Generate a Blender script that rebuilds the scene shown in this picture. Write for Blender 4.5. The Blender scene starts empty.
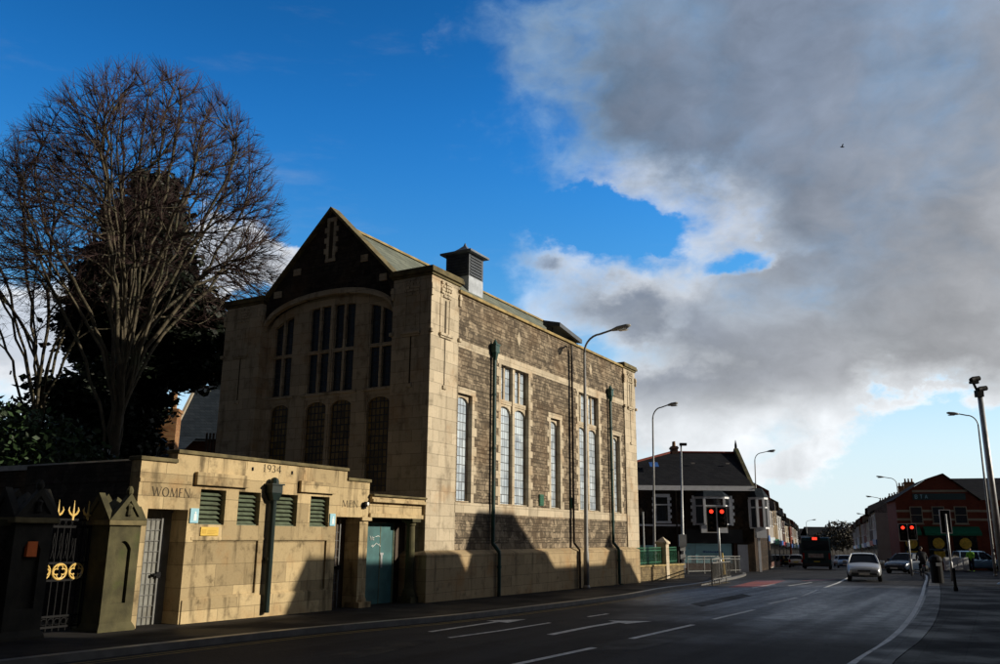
import bpy, bmesh, math, random
from mathutils import Vector, Matrix, noise as mnoise
random.seed(7)
scene = bpy.context.scene
COL = scene.collection
rad = math.radians
PI = math.pi

# ------------------------------------------------------------------ camera
EYE = 1.6
F_PX = 840.06                       # focal length in pixels of the 1000 px wide photograph
PITCH, ROLL, YAW = rad(13.6412), rad(0.4658), rad(29.9245)   # YAW = heading of the street face
_F = Vector((0, math.cos(PITCH), math.sin(PITCH)))
_r = Vector((1, 0, 0)); _u = _r.cross(_F)
CAM_R = math.cos(ROLL)*_r + math.sin(ROLL)*_u
CAM_U = -math.sin(ROLL)*_r + math.cos(ROLL)*_u
cam_data = bpy.data.cameras.new('camera')
cam = bpy.data.objects.new('camera', cam_data); COL.objects.link(cam)
cam.matrix_world = Matrix(((CAM_R.x, CAM_U.x, -_F.x, 0), (CAM_R.y, CAM_U.y, -_F.y, 0), (CAM_R.z, CAM_U.z, -_F.z, EYE), (0, 0, 0, 1)))
cam_data.sensor_fit = 'HORIZONTAL'; cam_data.sensor_width = 36
cam_data.lens = F_PX/1000*36
cam_data.clip_start = 0.1; cam_data.clip_end = 6000
scene.camera = cam

def ray(px, py):
    return CAM_R*((px-500)/F_PX) + CAM_U*(-(py-332)/F_PX) + _F
# ------------------------------------------------------------------ terrain: falls gently away from the viewer
GY0 = [-400, 0, 45, 60, 80, 120, 200, 400, 1600]
GZ0 = [0, 0, -.43, -.62, -1.1, -2.0, -3.2, -5, -9]
def _lin(y):
    if y <= GY0[0]: return GZ0[0]
    for i in range(len(GY0)-1):
        if y <= GY0[i+1]:
            t = (y-GY0[i])/(GY0[i+1]-GY0[i]); return GZ0[i]*(1-t)+GZ0[i+1]*t
    return GZ0[-1]
GY = [-400, -20] + [-12+3*i for i in range(120)] + [400, 1600]      # the same fall with its bends rounded off
GZ = [sum(_lin(y+d) for d in range(-12, 13, 2))/13 if -15 < y < 380 else _lin(y) for y in GY]
KERB = 0.11
def g(y):
    if y <= GY[0]: return GZ[0]
    for i in range(len(GY)-1):
        if y <= GY[i+1]:
            t = (y-GY[i])/(GY[i+1]-GY[i]); return GZ[i]*(1-t)+GZ[i+1]*t
    return GZ[-1]
def road(y): return g(y)-KERB
def gp(px, py, off=0):              # where the sight line through a photo point meets the ground
    d = ray(px, py); t = 10.
    for _ in range(300):
        t = .5*t + .5*(g(t*d.y)+off-EYE)/d.z
    return Vector((t*d.x, t*d.y, EYE+t*d.z))
def at(px, py, Y):
    d = ray(px, py); t = Y/d.y
    return Vector((t*d.x, Y, EYE+t*d.z))

# street frame: s along the street (away), y into the block on the left
HC = Vector((-2.0234, 24.5394, 0))
UU = Vector((math.sin(YAW), math.cos(YAW), 0)); NN = Vector((math.cos(YAW), -math.sin(YAW), 0))
ROTZ = PI/2-YAW
def sp(s, y, z=0): return HC + UU*s - NN*y + Vector((0, 0, z))

# ------------------------------------------------------------------ mesh helpers
class MB:
    def __init__(self): self.v = []; self.f = []
    def add(self, vs, fs):
        o = len(self.v); self.v += [tuple(p) for p in vs]; self.f += [tuple(i+o for i in q) for q in fs]
        return self
    def box(self, x0, x1, y0, y1, z0, z1):
        if x0 > x1: x0, x1 = x1, x0
        if y0 > y1: y0, y1 = y1, y0
        vs = [(x, y, z) for z in (z0, z1) for y in (y0, y1) for x in (x0, x1)]
        return self.add(vs, [(0,2,3,1),(4,5,7,6),(0,1,5,4),(2,6,7,3),(0,4,6,2),(1,3,7,5)])
    def quad(self, a, b, c, d): return self.add([a,b,c,d], [(0,1,2,3)])
    def prism(self, poly, vec):
        n = len(poly); vec = Vector(vec); a = [Vector(p) for p in poly]; b = [p+vec for p in a]
        fs = [tuple(range(n-1,-1,-1)), tuple(range(n, 2*n))]+[(i,(i+1)%n,(i+1)%n+n,i+n) for i in range(n)]
        return self.add(a+b, fs)
    def tube(self, pts, radii, n=6, cap=True):
        pts = [Vector(p) for p in pts]
        if not hasattr(radii, '__len__'): radii = [radii]*len(pts)
        vs = []; prev = None
        for i, p in enumerate(pts):
            d = (pts[min(i+1,len(pts)-1)]-pts[max(i-1,0)])
            if d.length < 1e-9: d = Vector((0,0,1))
            d.normalize()
            if prev is None:
                a = d.orthogonal().normalized()
            else:
                a = prev - d*prev.dot(d)
                a = a.normalized() if a.length > 1e-6 else d.orthogonal().normalized()
            prev = a; b = d.cross(a)
            for k in range(n):
                t = 2*PI*k/n; vs.append(p+(a*math.cos(t)+b*math.sin(t))*radii[i])
        fs = []
        for i in range(len(pts)-1):
            for k in range(n):
                k2 = (k+1)%n; fs.append((i*n+k, i*n+k2, (i+1)*n+k2, (i+1)*n+k))
        if cap and n > 2:
            fs.append(tuple(range(n-1,-1,-1))); m = (len(pts)-1)*n; fs.append(tuple(range(m, m+n)))
        return self.add(vs, fs)
    def lathe(self, prof, c=(0,0,0), n=12, axis='z'):
        vs = []
        for r, h in prof:
            for k in range(n):
                t = 2*PI*k/n; p = (r*math.cos(t), r*math.sin(t), h)
                if axis == 'y': p = (p[0], p[2], p[1])
                if axis == 'x': p = (p[2], p[0], p[1])
                vs.append((c[0]+p[0], c[1]+p[1], c[2]+p[2]))
        fs = [(i*n+k, i*n+(k+1)%n, (i+1)*n+(k+1)%n, (i+1)*n+k) for i in range(len(prof)-1) for k in range(n)]
        fs += [tuple(range(n-1,-1,-1)), tuple(range((len(prof)-1)*n, len(prof)*n))]
        return self.add(vs, fs)
    def xf(self, M):
        self.v = [tuple(M @ Vector(p)) for p in self.v]; return self
    def build(self, name, mat, parent=None, smooth=False, bevel=0, fix=True, label=None):
        me = bpy.data.meshes.new(name); me.from_pydata(self.v, [], self.f); me.update()
        if fix and len(self.f) < 30000:
            bm = bmesh.new(); bm.from_mesh(me); bmesh.ops.recalc_face_normals(bm, faces=bm.faces); bm.to_mesh(me); bm.free()
        if smooth:
            me.polygons.foreach_set('use_smooth', [True]*len(me.polygons))
        ob = bpy.data.objects.new(name, me); COL.objects.link(ob)
        if mat: me.materials.append(mat)
        if parent: ob.parent = parent
        if bevel:
            m = ob.modifiers.new('bevel', 'BEVEL'); m.width = bevel; m.segments = 2; m.limit_method = 'ANGLE'
        if label: ob['label'] = label
        return ob

def tag(o, label, cat, group=None):
    o['label'] = label; o['category'] = cat
    if group: o['group'] = group
    return o
def thing(name, label, cat, loc=(0,0,0), rotz=0, group=None):
    o = bpy.data.objects.new(name, None); COL.objects.link(o)
    o.location = loc; o.rotation_euler = (0, 0, rotz); o.empty_display_size = .3
    return tag(o, label, cat, group)
def kind(o, k): o['kind'] = k; return o
def copy_tree(o, parent=None):
    c = o.copy(); COL.objects.link(c)
    if parent: c.parent = parent
    for ch in list(o.children): copy_tree(ch, c)
    return c
def dup(o, loc, rotz, label, scale=None):
    c = copy_tree(o); c.location = loc; c.rotation_euler = (0, 0, rotz); c['label'] = label
    if scale: c.scale = scale
    return c
def wall_holes(mb, x0, x1, z0, z1, y, holes, rev):
    """front sheet at depth y with rectangular openings whose reveals run back by rev"""
    xs = sorted({x0, x1, *[h[0] for h in holes], *[h[1] for h in holes]}); zs = sorted({z0, z1, *[h[2] for h in holes], *[h[3] for h in holes]})
    for i in range(len(xs)-1):
        for j in range(len(zs)-1):
            cx, cz = (xs[i]+xs[i+1])/2, (zs[j]+zs[j+1])/2
            if cx < x0 or cx > x1 or any(h[0] < cx < h[1] and h[2] < cz < h[3] for h in holes): continue
            mb.quad((xs[i],y,zs[j]), (xs[i+1],y,zs[j]), (xs[i+1],y,zs[j+1]), (xs[i],y,zs[j+1]))
    for h in holes:
        a, b, c, d = h[:4]; r = h[4] if len(h) > 4 else rev
        mb.quad((a,y,c),(a,y+r,c),(a,y+r,d),(a,y,d)); mb.quad((b,y,c),(b,y,d),(b,y+r,d),(b,y+r,c))
        mb.quad((a,y,d),(a,y+r,d),(b,y+r,d),(b,y,d)); mb.quad((a,y,c),(b,y,c),(b,y+r,c),(a,y+r,c))
# ------------------------------------------------------------------ materials (all procedural)
MATS = {}
class NT:
    def __init__(self, name):
        m = bpy.data.materials.new(name); m.use_nodes = True; self.m = m; self.t = m.node_tree; self.n = self.t.nodes; self.l = self.t.links
        self.b = self.n['Principled BSDF']; MATS[name] = m
    def node(self, typ, **kw):
        x = self.n.new(typ)
        for k, v in kw.items():
            if k.startswith('i_'):
                key = k[2:]; key = int(key) if key.isdigit() else key.replace('_', ' ')
                self.inp(x, key, v)
            else: setattr(x, k, v)
        return x
    def inp(self, x, key, v):
        s = x.inputs[key]
        if isinstance(v, bpy.types.NodeSocket): self.l.new(v, s)
        else: s.default_value = v
    def math(self, op, a, b=0., c=None, clamp=False):
        x = self.n.new('ShaderNodeMath'); x.operation = op; x.use_clamp = clamp
        self.inp(x, 0, a); self.inp(x, 1, b)
        if c is not None: self.inp(x, 2, c)
        return x.outputs[0]
    def mix(self, f, a, b, typ='MIX'):
        x = self.n.new('ShaderNodeMix'); x.data_type = 'RGBA'; x.blend_type = typ
        self.inp(x, 0, f); self.inp(x, 6, a if not isinstance(a, tuple) else c4(a)); self.inp(x, 7, b if not isinstance(b, tuple) else c4(b))
        return x.outputs[2]
    def coord(self): return self.node('ShaderNodeTexCoord').outputs['Object']
    def wallvec(self, dist=0., dscale=3.):
        """(x+y, z) so courses run level round every upright face"""
        co = self.coord(); sep = self.node('ShaderNodeSeparateXYZ', i_0=co)
        u = self.math('ADD', sep.outputs[0], sep.outputs[1]); v = sep.outputs[2]
        if dist:
            nz = self.noise(dscale, 3, vec=co)[1]; s2 = self.node('ShaderNodeSeparateColor', i_0=nz)
            u = self.math('ADD', u, self.math('MULTIPLY', self.math('SUBTRACT', s2.outputs[0], .5), dist*2))
            v = self.math('ADD', v, self.math('MULTIPLY', self.math('SUBTRACT', s2.outputs[1], .5), dist))
        return self.node('ShaderNodeCombineXYZ', i_0=u, i_1=v).outputs[0]
    def noise(self, scale, detail=4, rough=.55, vec=None):
        x = self.node('ShaderNodeTexNoise', i_Scale=scale, i_Detail=detail, i_Roughness=rough)
        self.l.new(vec if vec else self.coord(), x.inputs['Vector'])
        return x.outputs['Fac'], x.outputs['Color']
    def ramp(self, f, p0, p1, a=0., b=1.):
        x = self.node('ShaderNodeMapRange', i_0=f, i_1=p0, i_2=p1, i_3=a, i_4=b); x.interpolation_type = 'SMOOTHSTEP'
        return x.outputs[0]
    def brick(self, vec, w, h, mortar, c1, c2, cm, bias=0., smooth=.1, offset=.5):
        x = self.node('ShaderNodeTexBrick', i_Vector=vec, i_Color1=c4(c1), i_Color2=c4(c2), i_Mortar=c4(cm), i_Scale=1., i_Mortar_Size=mortar, i_Mortar_Smooth=smooth, i_Bias=bias, i_Brick_Width=w, i_Row_Height=h)
        x.offset = offset
        return x.outputs['Color'], x.outputs['Fac']
    def bump(self, h, strength=.4, dist=.02):
        x = self.node('ShaderNodeBump', i_Strength=strength, i_Distance=dist, i_Height=h)
        self.l.new(x.outputs[0], self.b.inputs['Normal'])
    def out(self, col, rough=.8, spec=.3, metal=0.):
        self.inp(self.b, 'Base Color', c4(col) if isinstance(col, tuple) else col)
        self.inp(self.b, 'Roughness', rough); self.inp(self.b, 'Specular IOR Level', spec); self.inp(self.b, 'Metallic', metal)
        return self.m
def c4(c): return (c[0], c[1], c[2], 1.)
def sc(c, k): return tuple(min(1, x*k) for x in c)

def plain(name, col, rough=.6, var=.18, scale=3., spec=.4, metal=0., bump=.0, dirt=None):
    t = NT(name); f = t.noise(scale, 5)[0]
    c = t.mix(t.ramp(f, .3, .7), sc(col, 1-var), sc(col, 1+var))
    if dirt: c = t.mix(t.ramp(t.noise(scale*.35, 6, .65)[0], .5, .72, 0, .7), c, dirt)
    if bump: t.bump(t.noise(scale*12, 4)[0], bump, .01)
    return t.out(c, rough, spec, metal)
def ashlar(name, base, w=.72, h=.36, stain=(.09,.07,.045), warm=(.36,.19,.07), amt=.6, lo=.83, hi=1.1):
    t = NT(name); vec = t.wallvec()
    c, f = t.brick(vec, w, h, .006, sc(base,lo), sc(base,hi), sc(base,.45))
    n1 = t.noise(.9, 5, .6)[0]; n2 = t.noise(2.7, 6, .65)[0]
    c = t.mix(t.ramp(n1, .5, .72, 0, .45), c, warm)
    c = t.mix(t.ramp(n2, .5, .78, 0, amt), c, stain)
    stv = t.node('ShaderNodeVectorMath', operation='MULTIPLY', i_0=t.coord(), i_1=(2.2, 2.2, .28)).outputs[0]
    c = t.mix(t.ramp(t.noise(1.6, 5, .6, stv)[0], .52, .74, 0, amt*.9), c, stain)          # rain streaks
    n4 = t.noise(26, 4)[0]
    c = t.mix(t.ramp(n4, .3, .7, 0, .35), c, t.mix(1., c, (.72,.7,.66), 'MULTIPLY'))
    hgt = t.math('SUBTRACT', t.math('MULTIPLY', n4, .25), t.math('MULTIPLY', f, 1.))
    t.bump(hgt, .5, .012)
    return t.out(c, .88, .2)
STONE = (.53,.45,.33)
ashlar('ashlar', STONE)
ashlar('ashlar_plinth', (.40,.305,.18), .9, .33, amt=.7, warm=(.33,.15,.04))
ashlar('ashlar_toilet', (.46,.355,.20), 1.1, .47, stain=(.085,.062,.034), amt=.95, lo=.70, hi=1.2)
def rubble(name, a, b, mort):
    t = NT(name); v0 = t.wallvec(.09, 2.6); sp_ = t.node('ShaderNodeSeparateXYZ', i_0=v0)
    one = t.node('ShaderNodeTexNoise', i_Vector=t.node('ShaderNodeCombineXYZ', i_1=t.math('MULTIPLY', sp_.outputs[1], 3.1)).outputs[0], i_Scale=1., i_Detail=1.)
    vec = t.node('ShaderNodeCombineXYZ', i_0=sp_.outputs[0], i_1=t.math('ADD', sp_.outputs[1], t.math('MULTIPLY', one.outputs[0], .35))).outputs[0]
    c, f = t.brick(vec, .33, .125, .017, a, b, mort, 0, .3); bn = [q for q in t.n if q.bl_idname == 'ShaderNodeTexBrick'][-1]; bn.squash = .62; bn.squash_frequency = 3; bn.offset = .42; bn.offset_frequency = 2
    vor = t.node('ShaderNodeTexVoronoi', i_Scale=4.2); t.l.new(t.wallvec(.03, 3), vor.inputs['Vector'])
    s = t.node('ShaderNodeSeparateColor', i_0=vor.outputs['Color'])
    c = t.mix(t.ramp(s.outputs[0], .55, .95, 0, .6), c, sc(b, 1.35))
    c = t.mix(t.ramp(s.outputs[1], .6, .95, 0, .7), c, sc(a, .55))
    n = t.noise(9, 5)[0]
    c = t.mix(t.ramp(n, .35, .7, .0, .5), c, sc(a, .7))
    c = t.mix(t.ramp(t.noise(.6, 5)[0], .45, .75, 0, .35), c, (.17,.10,.05))
    t.bump(t.math('SUBTRACT', t.math('ADD', t.math('MULTIPLY', n, .6), t.math('MULTIPLY', s.outputs[2], .5)), t.math('MULTIPLY', f, 1.1)), .9, .035)
    return t.out(c, .9, .15)
rubble('rubble', (.125,.098,.07), (.33,.265,.185), (.085,.07,.052))
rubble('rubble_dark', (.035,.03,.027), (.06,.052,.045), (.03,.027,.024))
rubble('wall_stone', (.14,.105,.06), (.25,.19,.10), (.16,.13,.08))
rubble('shop_stone', (.028,.021,.017), (.045,.034,.026), (.028,.023,.02))
def bricks(name, a, b, m):
    t = NT(name); c, f = t.brick(t.wallvec(), .225, .075, .01, a, b, m)
    c = t.mix(t.ramp(t.noise(1.2, 5)[0], .45, .75, 0, .5), c, sc(a, .6)); t.bump(t.math('SUBTRACT', 1., f), .4, .01)
    return t.out(c, .85, .2)
bricks('red_brick', (.17,.032,.016), (.23,.045,.022), (.11,.06,.04))
bricks('dark_brick', (.06,.03,.021), (.085,.04,.028), (.05,.04,.032))
bricks('buff_brick', (.17,.12,.065), (.21,.15,.085), (.22,.18,.12))
bricks('chimney_brick', (.26,.11,.045), (.36,.20,.09), (.2,.15,.1))
def slate(name, a, b, w=.3, h=.19):
    t = NT(name); c, f = t.brick(t.wallvec(), w, h, .008, a, b, sc(a,.4))
    c = t.mix(t.ramp(t.noise(1.3, 6)[0], .45, .72, 0, .5), c, sc(a, .6)); t.bump(t.math('SUBTRACT', 1., f), .5, .01)
    return t.out(c, .85, .06)
slate('slate_green', (.135,.15,.125), (.20,.215,.175))
slate('slate_dark', (.014,.015,.019), (.022,.023,.027))
slate('slate_blue', (.022,.03,.04), (.034,.043,.055))
slate('slate_sunlit', (.15,.145,.13), (.2,.19,.17))  # slate for one roof slope, sunlight put into its paler colour
def leaded(name, gcol, w, h, lead=.02, rough=.12, c2=None, spec=.6):
    t = NT(name); vec = t.wallvec()
    c, f = t.brick(vec, w, h, lead, sc(gcol,.7), c2 or sc(gcol,1.25), (.02,.02,.022), 0, .05, 0.)
    n = t.noise(7, 3)[0]
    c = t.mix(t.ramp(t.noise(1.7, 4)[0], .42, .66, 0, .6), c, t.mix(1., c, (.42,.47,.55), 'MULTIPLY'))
    t.bump(t.math('SUBTRACT', t.math('MULTIPLY', n, .5), f), .35, .01)
    return t.out(c, t.math('ADD', t.math('MULTIPLY', f, .4), rough), spec)
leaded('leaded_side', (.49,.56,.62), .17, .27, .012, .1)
leaded('leaded_front', (.02,.03,.045), .17, .20, .016, .08)
leaded('leaded_low', (.15,.105,.04), .16, .22, .02, .12, (.26,.18,.06))
def glass(name, col=(.015,.018,.022), rough=.06):
    t = NT(name); t.bump(t.noise(1.1, 2)[0], .08, .05); return t.out(col, rough, .7)
glass('dark_glass'); glass('car_glass', (.012,.016,.024), .04)
def emit(name, col, st):
    t = NT(name); t.out(tuple(min(1,x) for x in col), .4, .4); t.inp(t.b, 'Emission Color', c4(col)); t.inp(t.b, 'Emission Strength', st); return t.m
emit('red_lamp', (1,.035,.015), 2.2); emit('bus_red_lamp', (1,.06,.03), 1.2)
plain('lens_off', (.03,.02,.015), .2, .1)
plain('green_paint', (.008,.055,.046), .45, .25, 4, dirt=(.03,.03,.02))
plain('green_bright', (.02,.11,.06), .45, .2, 4)
plain('pipe_black', (.006,.016,.014), .4, .2, 5)
plain('dark_pipe', (.05,.035,.025), .6, .2, 5)
plain('black_iron', (.010,.010,.011), .7, .2, 6, spec=.12)
plain('gold_paint', (.75,.52,.16), .38, .12, 8, spec=.5)
plain('louvre_paint', (.10,.125,.08), .6, .25, 6, dirt=(.05,.05,.03))
plain('grille_grey', (.20,.20,.18), .7, .2, 3, dirt=(.09,.075,.05))
plain('door_wood', (.06,.04,.025), .65, .2, 4)
plain('door_green', (.045,.13,.135), .5, .2, 2.5, dirt=(.02,.04,.04))
plain('scribble_white', (.7,.7,.68), .6, .05)
plain('sign_blue', (.28,.52,.62), .5, .08); plain('sign_white', (.8,.8,.78), .5, .05)
plain('sign_yellow', (.62,.41,.06), .5, .08); plain('sign_orange', (.75,.16,.03), .5, .1); plain('sign_ink', (.03,.03,.03), .6, .1)
plain('sign_print', (.5,.31,.03), .5, .1)
plain('incised', (.05,.037,.02), .9, .2)
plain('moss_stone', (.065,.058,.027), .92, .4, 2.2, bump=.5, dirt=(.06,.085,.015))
plain('coping_lichen', (.13,.105,.05), .92, .4, 3., bump=.5, dirt=(.04,.035,.02))
plain('coping_yellow', (.30,.22,.09), .9, .3, 3., bump=.4, dirt=(.10,.075,.03))
plain('galvanised', (.33,.34,.35), .45, .2, 2.5, spec=.5, metal=.4, dirt=(.14,.13,.12))
plain('lamp_grey', (.25,.25,.245), .45, .15, 3)
plain('vent_side', (.34,.37,.41), .5, .2, 3, dirt=(.14,.14,.14)); plain('vent_dark', (.05,.06,.075), .55, .25, 5)
plain('lead', (.12,.135,.155), .5, .25, 3)
plain('wood_fence', (.07,.05,.035), .85, .3, 3)
plain('white_trim', (.72,.73,.76), .6, .07, 3); plain('cream_render', (.34,.29,.22), .85, .12, 1.2, dirt=(.3,.25,.18))
plain('white_render', (.36,.36,.36), .85, .08, 1.2, dirt=(.4,.38,.34))
plain('grey_render', (.27,.25,.23), .85, .12, 1.2)
plain('aqua_shop', (.36,.66,.72), .3, .06, 1.3); plain('aqua_pale', (.34,.55,.6), .3, .05)
plain('black_fascia', (.012,.012,.014), .5, .2); plain('red_ridge', (.20,.045,.03), .8, .2)
plain('awning_green', (.0,.14,.07), .7, .12); plain('poster_yellow', (.75,.5,.06), .6, .25, 5, dirt=(.6,.2,.1))
plain('fascia_blue', (.03,.10,.32), .5, .15); plain('fascia_red', (.35,.03,.03), .5, .15); plain('fascia_pale', (.45,.52,.58), .5, .15)
plain('stall_riser', (.11,.05,.035), .7, .2)
plain('tyre', (.018,.018,.018), .85, .15, 8); plain('rim', (.42,.43,.45), .35, .1, 6, metal=.6)
plain('car_silver', (.40,.42,.45), .3, .04, 2, spec=.5, metal=.35); plain('car_navy', (.018,.03,.055), .22, .05, 2, spec=.6)
plain('car_white', (.6,.6,.6), .3, .04, 2); plain('car_blue', (.20,.34,.55), .28, .04, 2); plain('car_red', (.3,.03,.03), .3, .05)
plain('car_black', (.012,.012,.014), .3, .05, 2); plain('bumper_grey', (.05,.052,.055), .5, .1)
plain('headlamp', (.6,.62,.66), .12, .1, 9, spec=.8); plain('tail_red', (.45,.02,.015), .25, .1); plain('plate_white', (.7,.7,.68), .5, .04); plain('plate_yellow', (.7,.55,.08), .5, .04)
plain('bus_teal', (.008,.045,.052), .3, .1, 1.5, spec=.5); plain('advert', (.42,.38,.36), .4, .3, 5, dirt=(.45,.12,.1))
plain('skin', (.5,.33,.25), .6, .05); plain('cloth_dark', (.012,.012,.016), .85, .2, 6); plain('cloth_navy', (.02,.025,.045), .85, .2, 6); plain('hair_dark', (.02,.015,.012), .7, .1)
plain('hivis', (.35,.85,.05), .7, .08); plain('barrier_white', (.75,.76,.78), .5, .06, 3, dirt=(.4,.42,.45))
plain('kerb_granite', (.15,.148,.145), .38, .2, 4, bump=.3, dirt=(.12,.12,.115)); plain('line_white', (.55,.55,.53), .65, .2, 9, dirt=(.12,.12,.12)); plain('line_yellow', (.2,.135,.03), .7, .25, 5, dirt=(.05,.045,.03))
plain('bark_pale', (.085,.07,.045), .9, .3, 3, bump=.5, dirt=(.07,.08,.04)); plain('bark_dark', (.06,.045,.03), .9, .3, 4, bump=.5)
plain('twig', (.046,.024,.022), .85, .25, 2)
plain('branch', (.17,.12,.075), .85, .3, 2)
plain('soil', (.05,.04,.025), .95, .3, 2, bump=.4)
def foliage(name, col, v):
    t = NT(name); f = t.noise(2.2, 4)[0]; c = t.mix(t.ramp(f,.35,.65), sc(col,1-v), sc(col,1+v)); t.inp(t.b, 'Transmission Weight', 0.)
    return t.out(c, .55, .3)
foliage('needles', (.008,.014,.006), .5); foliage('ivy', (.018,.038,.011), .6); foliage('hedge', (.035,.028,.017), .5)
def asphalt(name, base, wet, spec, pool=None):
    t = NT(name); n1 = t.noise(.22, 6, .6)[0]; n2 = t.noise(55, 3, .6)[0]; n3 = t.noise(1.4, 5, .6)[0]
    rv = t.node('ShaderNodeVectorRotate', rotation_type='Z_AXIS', i_Vector=t.coord(), i_Angle=YAW-PI/2).outputs[0]
    trk = t.noise(1., 4, .55, t.node('ShaderNodeVectorMath', operation='MULTIPLY', i_0=rv, i_1=(.05, 1.1, 1.)).outputs[0])[0]     # tyre-polished tracks
    c = t.mix(t.ramp(n1, .35, .65), sc(base,.75), sc(base,1.25)); c = t.mix(t.ramp(n3, .5, .75, 0, .5), c, sc(base, .6)); c = t.mix(t.ramp(trk, .42, .62, 0, .7), c, sc(base, 1.7))
    ck = t.node('ShaderNodeTexVoronoi', i_Scale=.33); ck.feature = 'DISTANCE_TO_EDGE'; t.l.new(t.node('ShaderNodeVectorMath', operation='ADD', i_0=t.coord(), i_1=t.node('ShaderNodeVectorMath', operation='SCALE', i_0=t.noise(1.1, 5)[1], i_Scale=1.6).outputs[0]).outputs[0], ck.inputs['Vector'])
    c = t.mix(t.ramp(ck.outputs['Distance'], .006, .0, 0., t.ramp(n1, .45, .6, 0., .85)), c, sc(base, .25))                       # cracks
    c = t.mix(t.ramp(n2, .45, .7, 0, .4), c, sc(base, 1.9))
    r = t.ramp(t.math('ADD', t.math('MULTIPLY', n1, .6), t.math('MULTIPLY', n3, .4)), .36, .6, wet, wet+.3)
    if pool:                                                    # where rain still lies: soft-edged, ragged damp area of the carriageway
        v = t.node('ShaderNodeVectorMath', operation='SUBTRACT', i_0=t.coord(), i_1=(pool[0], pool[1], 0)); v = t.node('ShaderNodeVectorMath', operation='MULTIPLY', i_0=v.outputs[0], i_1=(1/pool[2], 1/pool[3], 0))
        d = t.node('ShaderNodeVectorMath', operation='LENGTH', i_0=v.outputs[0]).outputs['Value']; d = t.math('ADD', d, t.math('MULTIPLY', t.math('SUBTRACT', n1, .5), 1.6))
        trk_ = t.ramp(trk, .36, .6, .5, 1.); damp = t.math('MULTIPLY', t.ramp(d, .45, 1.25, 1., 0.), t.ramp(t.math('ADD', t.math('MULTIPLY', t.noise(2.6, 5, .65)[0], .65), t.math('MULTIPLY', t.noise(13, 3)[0], .35)), .34, .62, .45, 1.)); damp = t.math('MULTIPLY', damp, trk_); r = t.math('SUBTRACT', t.math('ADD', .62, t.math('MULTIPLY', n3, .1)), t.math('MULTIPLY', damp, .30))
        spec = t.math('ADD', .04, t.math('MULTIPLY', damp, spec))
    t.bump(t.math('ADD', t.math('ADD', t.math('MULTIPLY', n2, .7), t.math('MULTIPLY', n3, .6)), t.math('MULTIPLY', t.noise(9, 4)[0], .8)), .8, .025)
    return t.out(c, r, spec)
asphalt('asphalt', (.024,.024,.026), .3, .75, (11.5, 30, 8.5, 17))
asphalt('asphalt_patch', (.016,.016,.017), .55, .12)
asphalt('asphalt_red', (.17,.045,.035), .45, .4)
def paving(name, base, w, h, wet, spec=.45):
    t = NT(name); co = t.node('ShaderNodeVectorRotate', rotation_type='Z_AXIS', i_Vector=t.coord(), i_Angle=YAW-PI/2).outputs[0]
    c, f = t.brick(co, w, h, .012, sc(base,.8), sc(base,1.2), sc(base,.45)); n1 = t.noise(.5, 6, .6)[0]; n2 = t.noise(40, 3)[0]
    c = t.mix(t.ramp(n1, .42, .68, 0, .7), c, sc(base, .5))
    t.bump(t.math('SUBTRACT', t.math('MULTIPLY', n2, .4), f), .4, .01)
    return t.out(c, t.ramp(n1, .35, .65, wet, wet+.35), spec)
paving('paving', (.03,.028,.027), .9, .6, .6, .05)
paving('kerb_setts', (.05,.051,.053), .55, .27, .45, .2)
paving('paving_right', (.014,.015,.018), .9, .6, .5, .05)
plain('shaded_pier_stone', (.022,.02,.015), .92, .4, 2.2, bump=.5)  # left pier stone, its shade put into a near-black colour
plain('rail_grey', (.15,.15,.145), .5, .2, 3)
M = MATS
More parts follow.
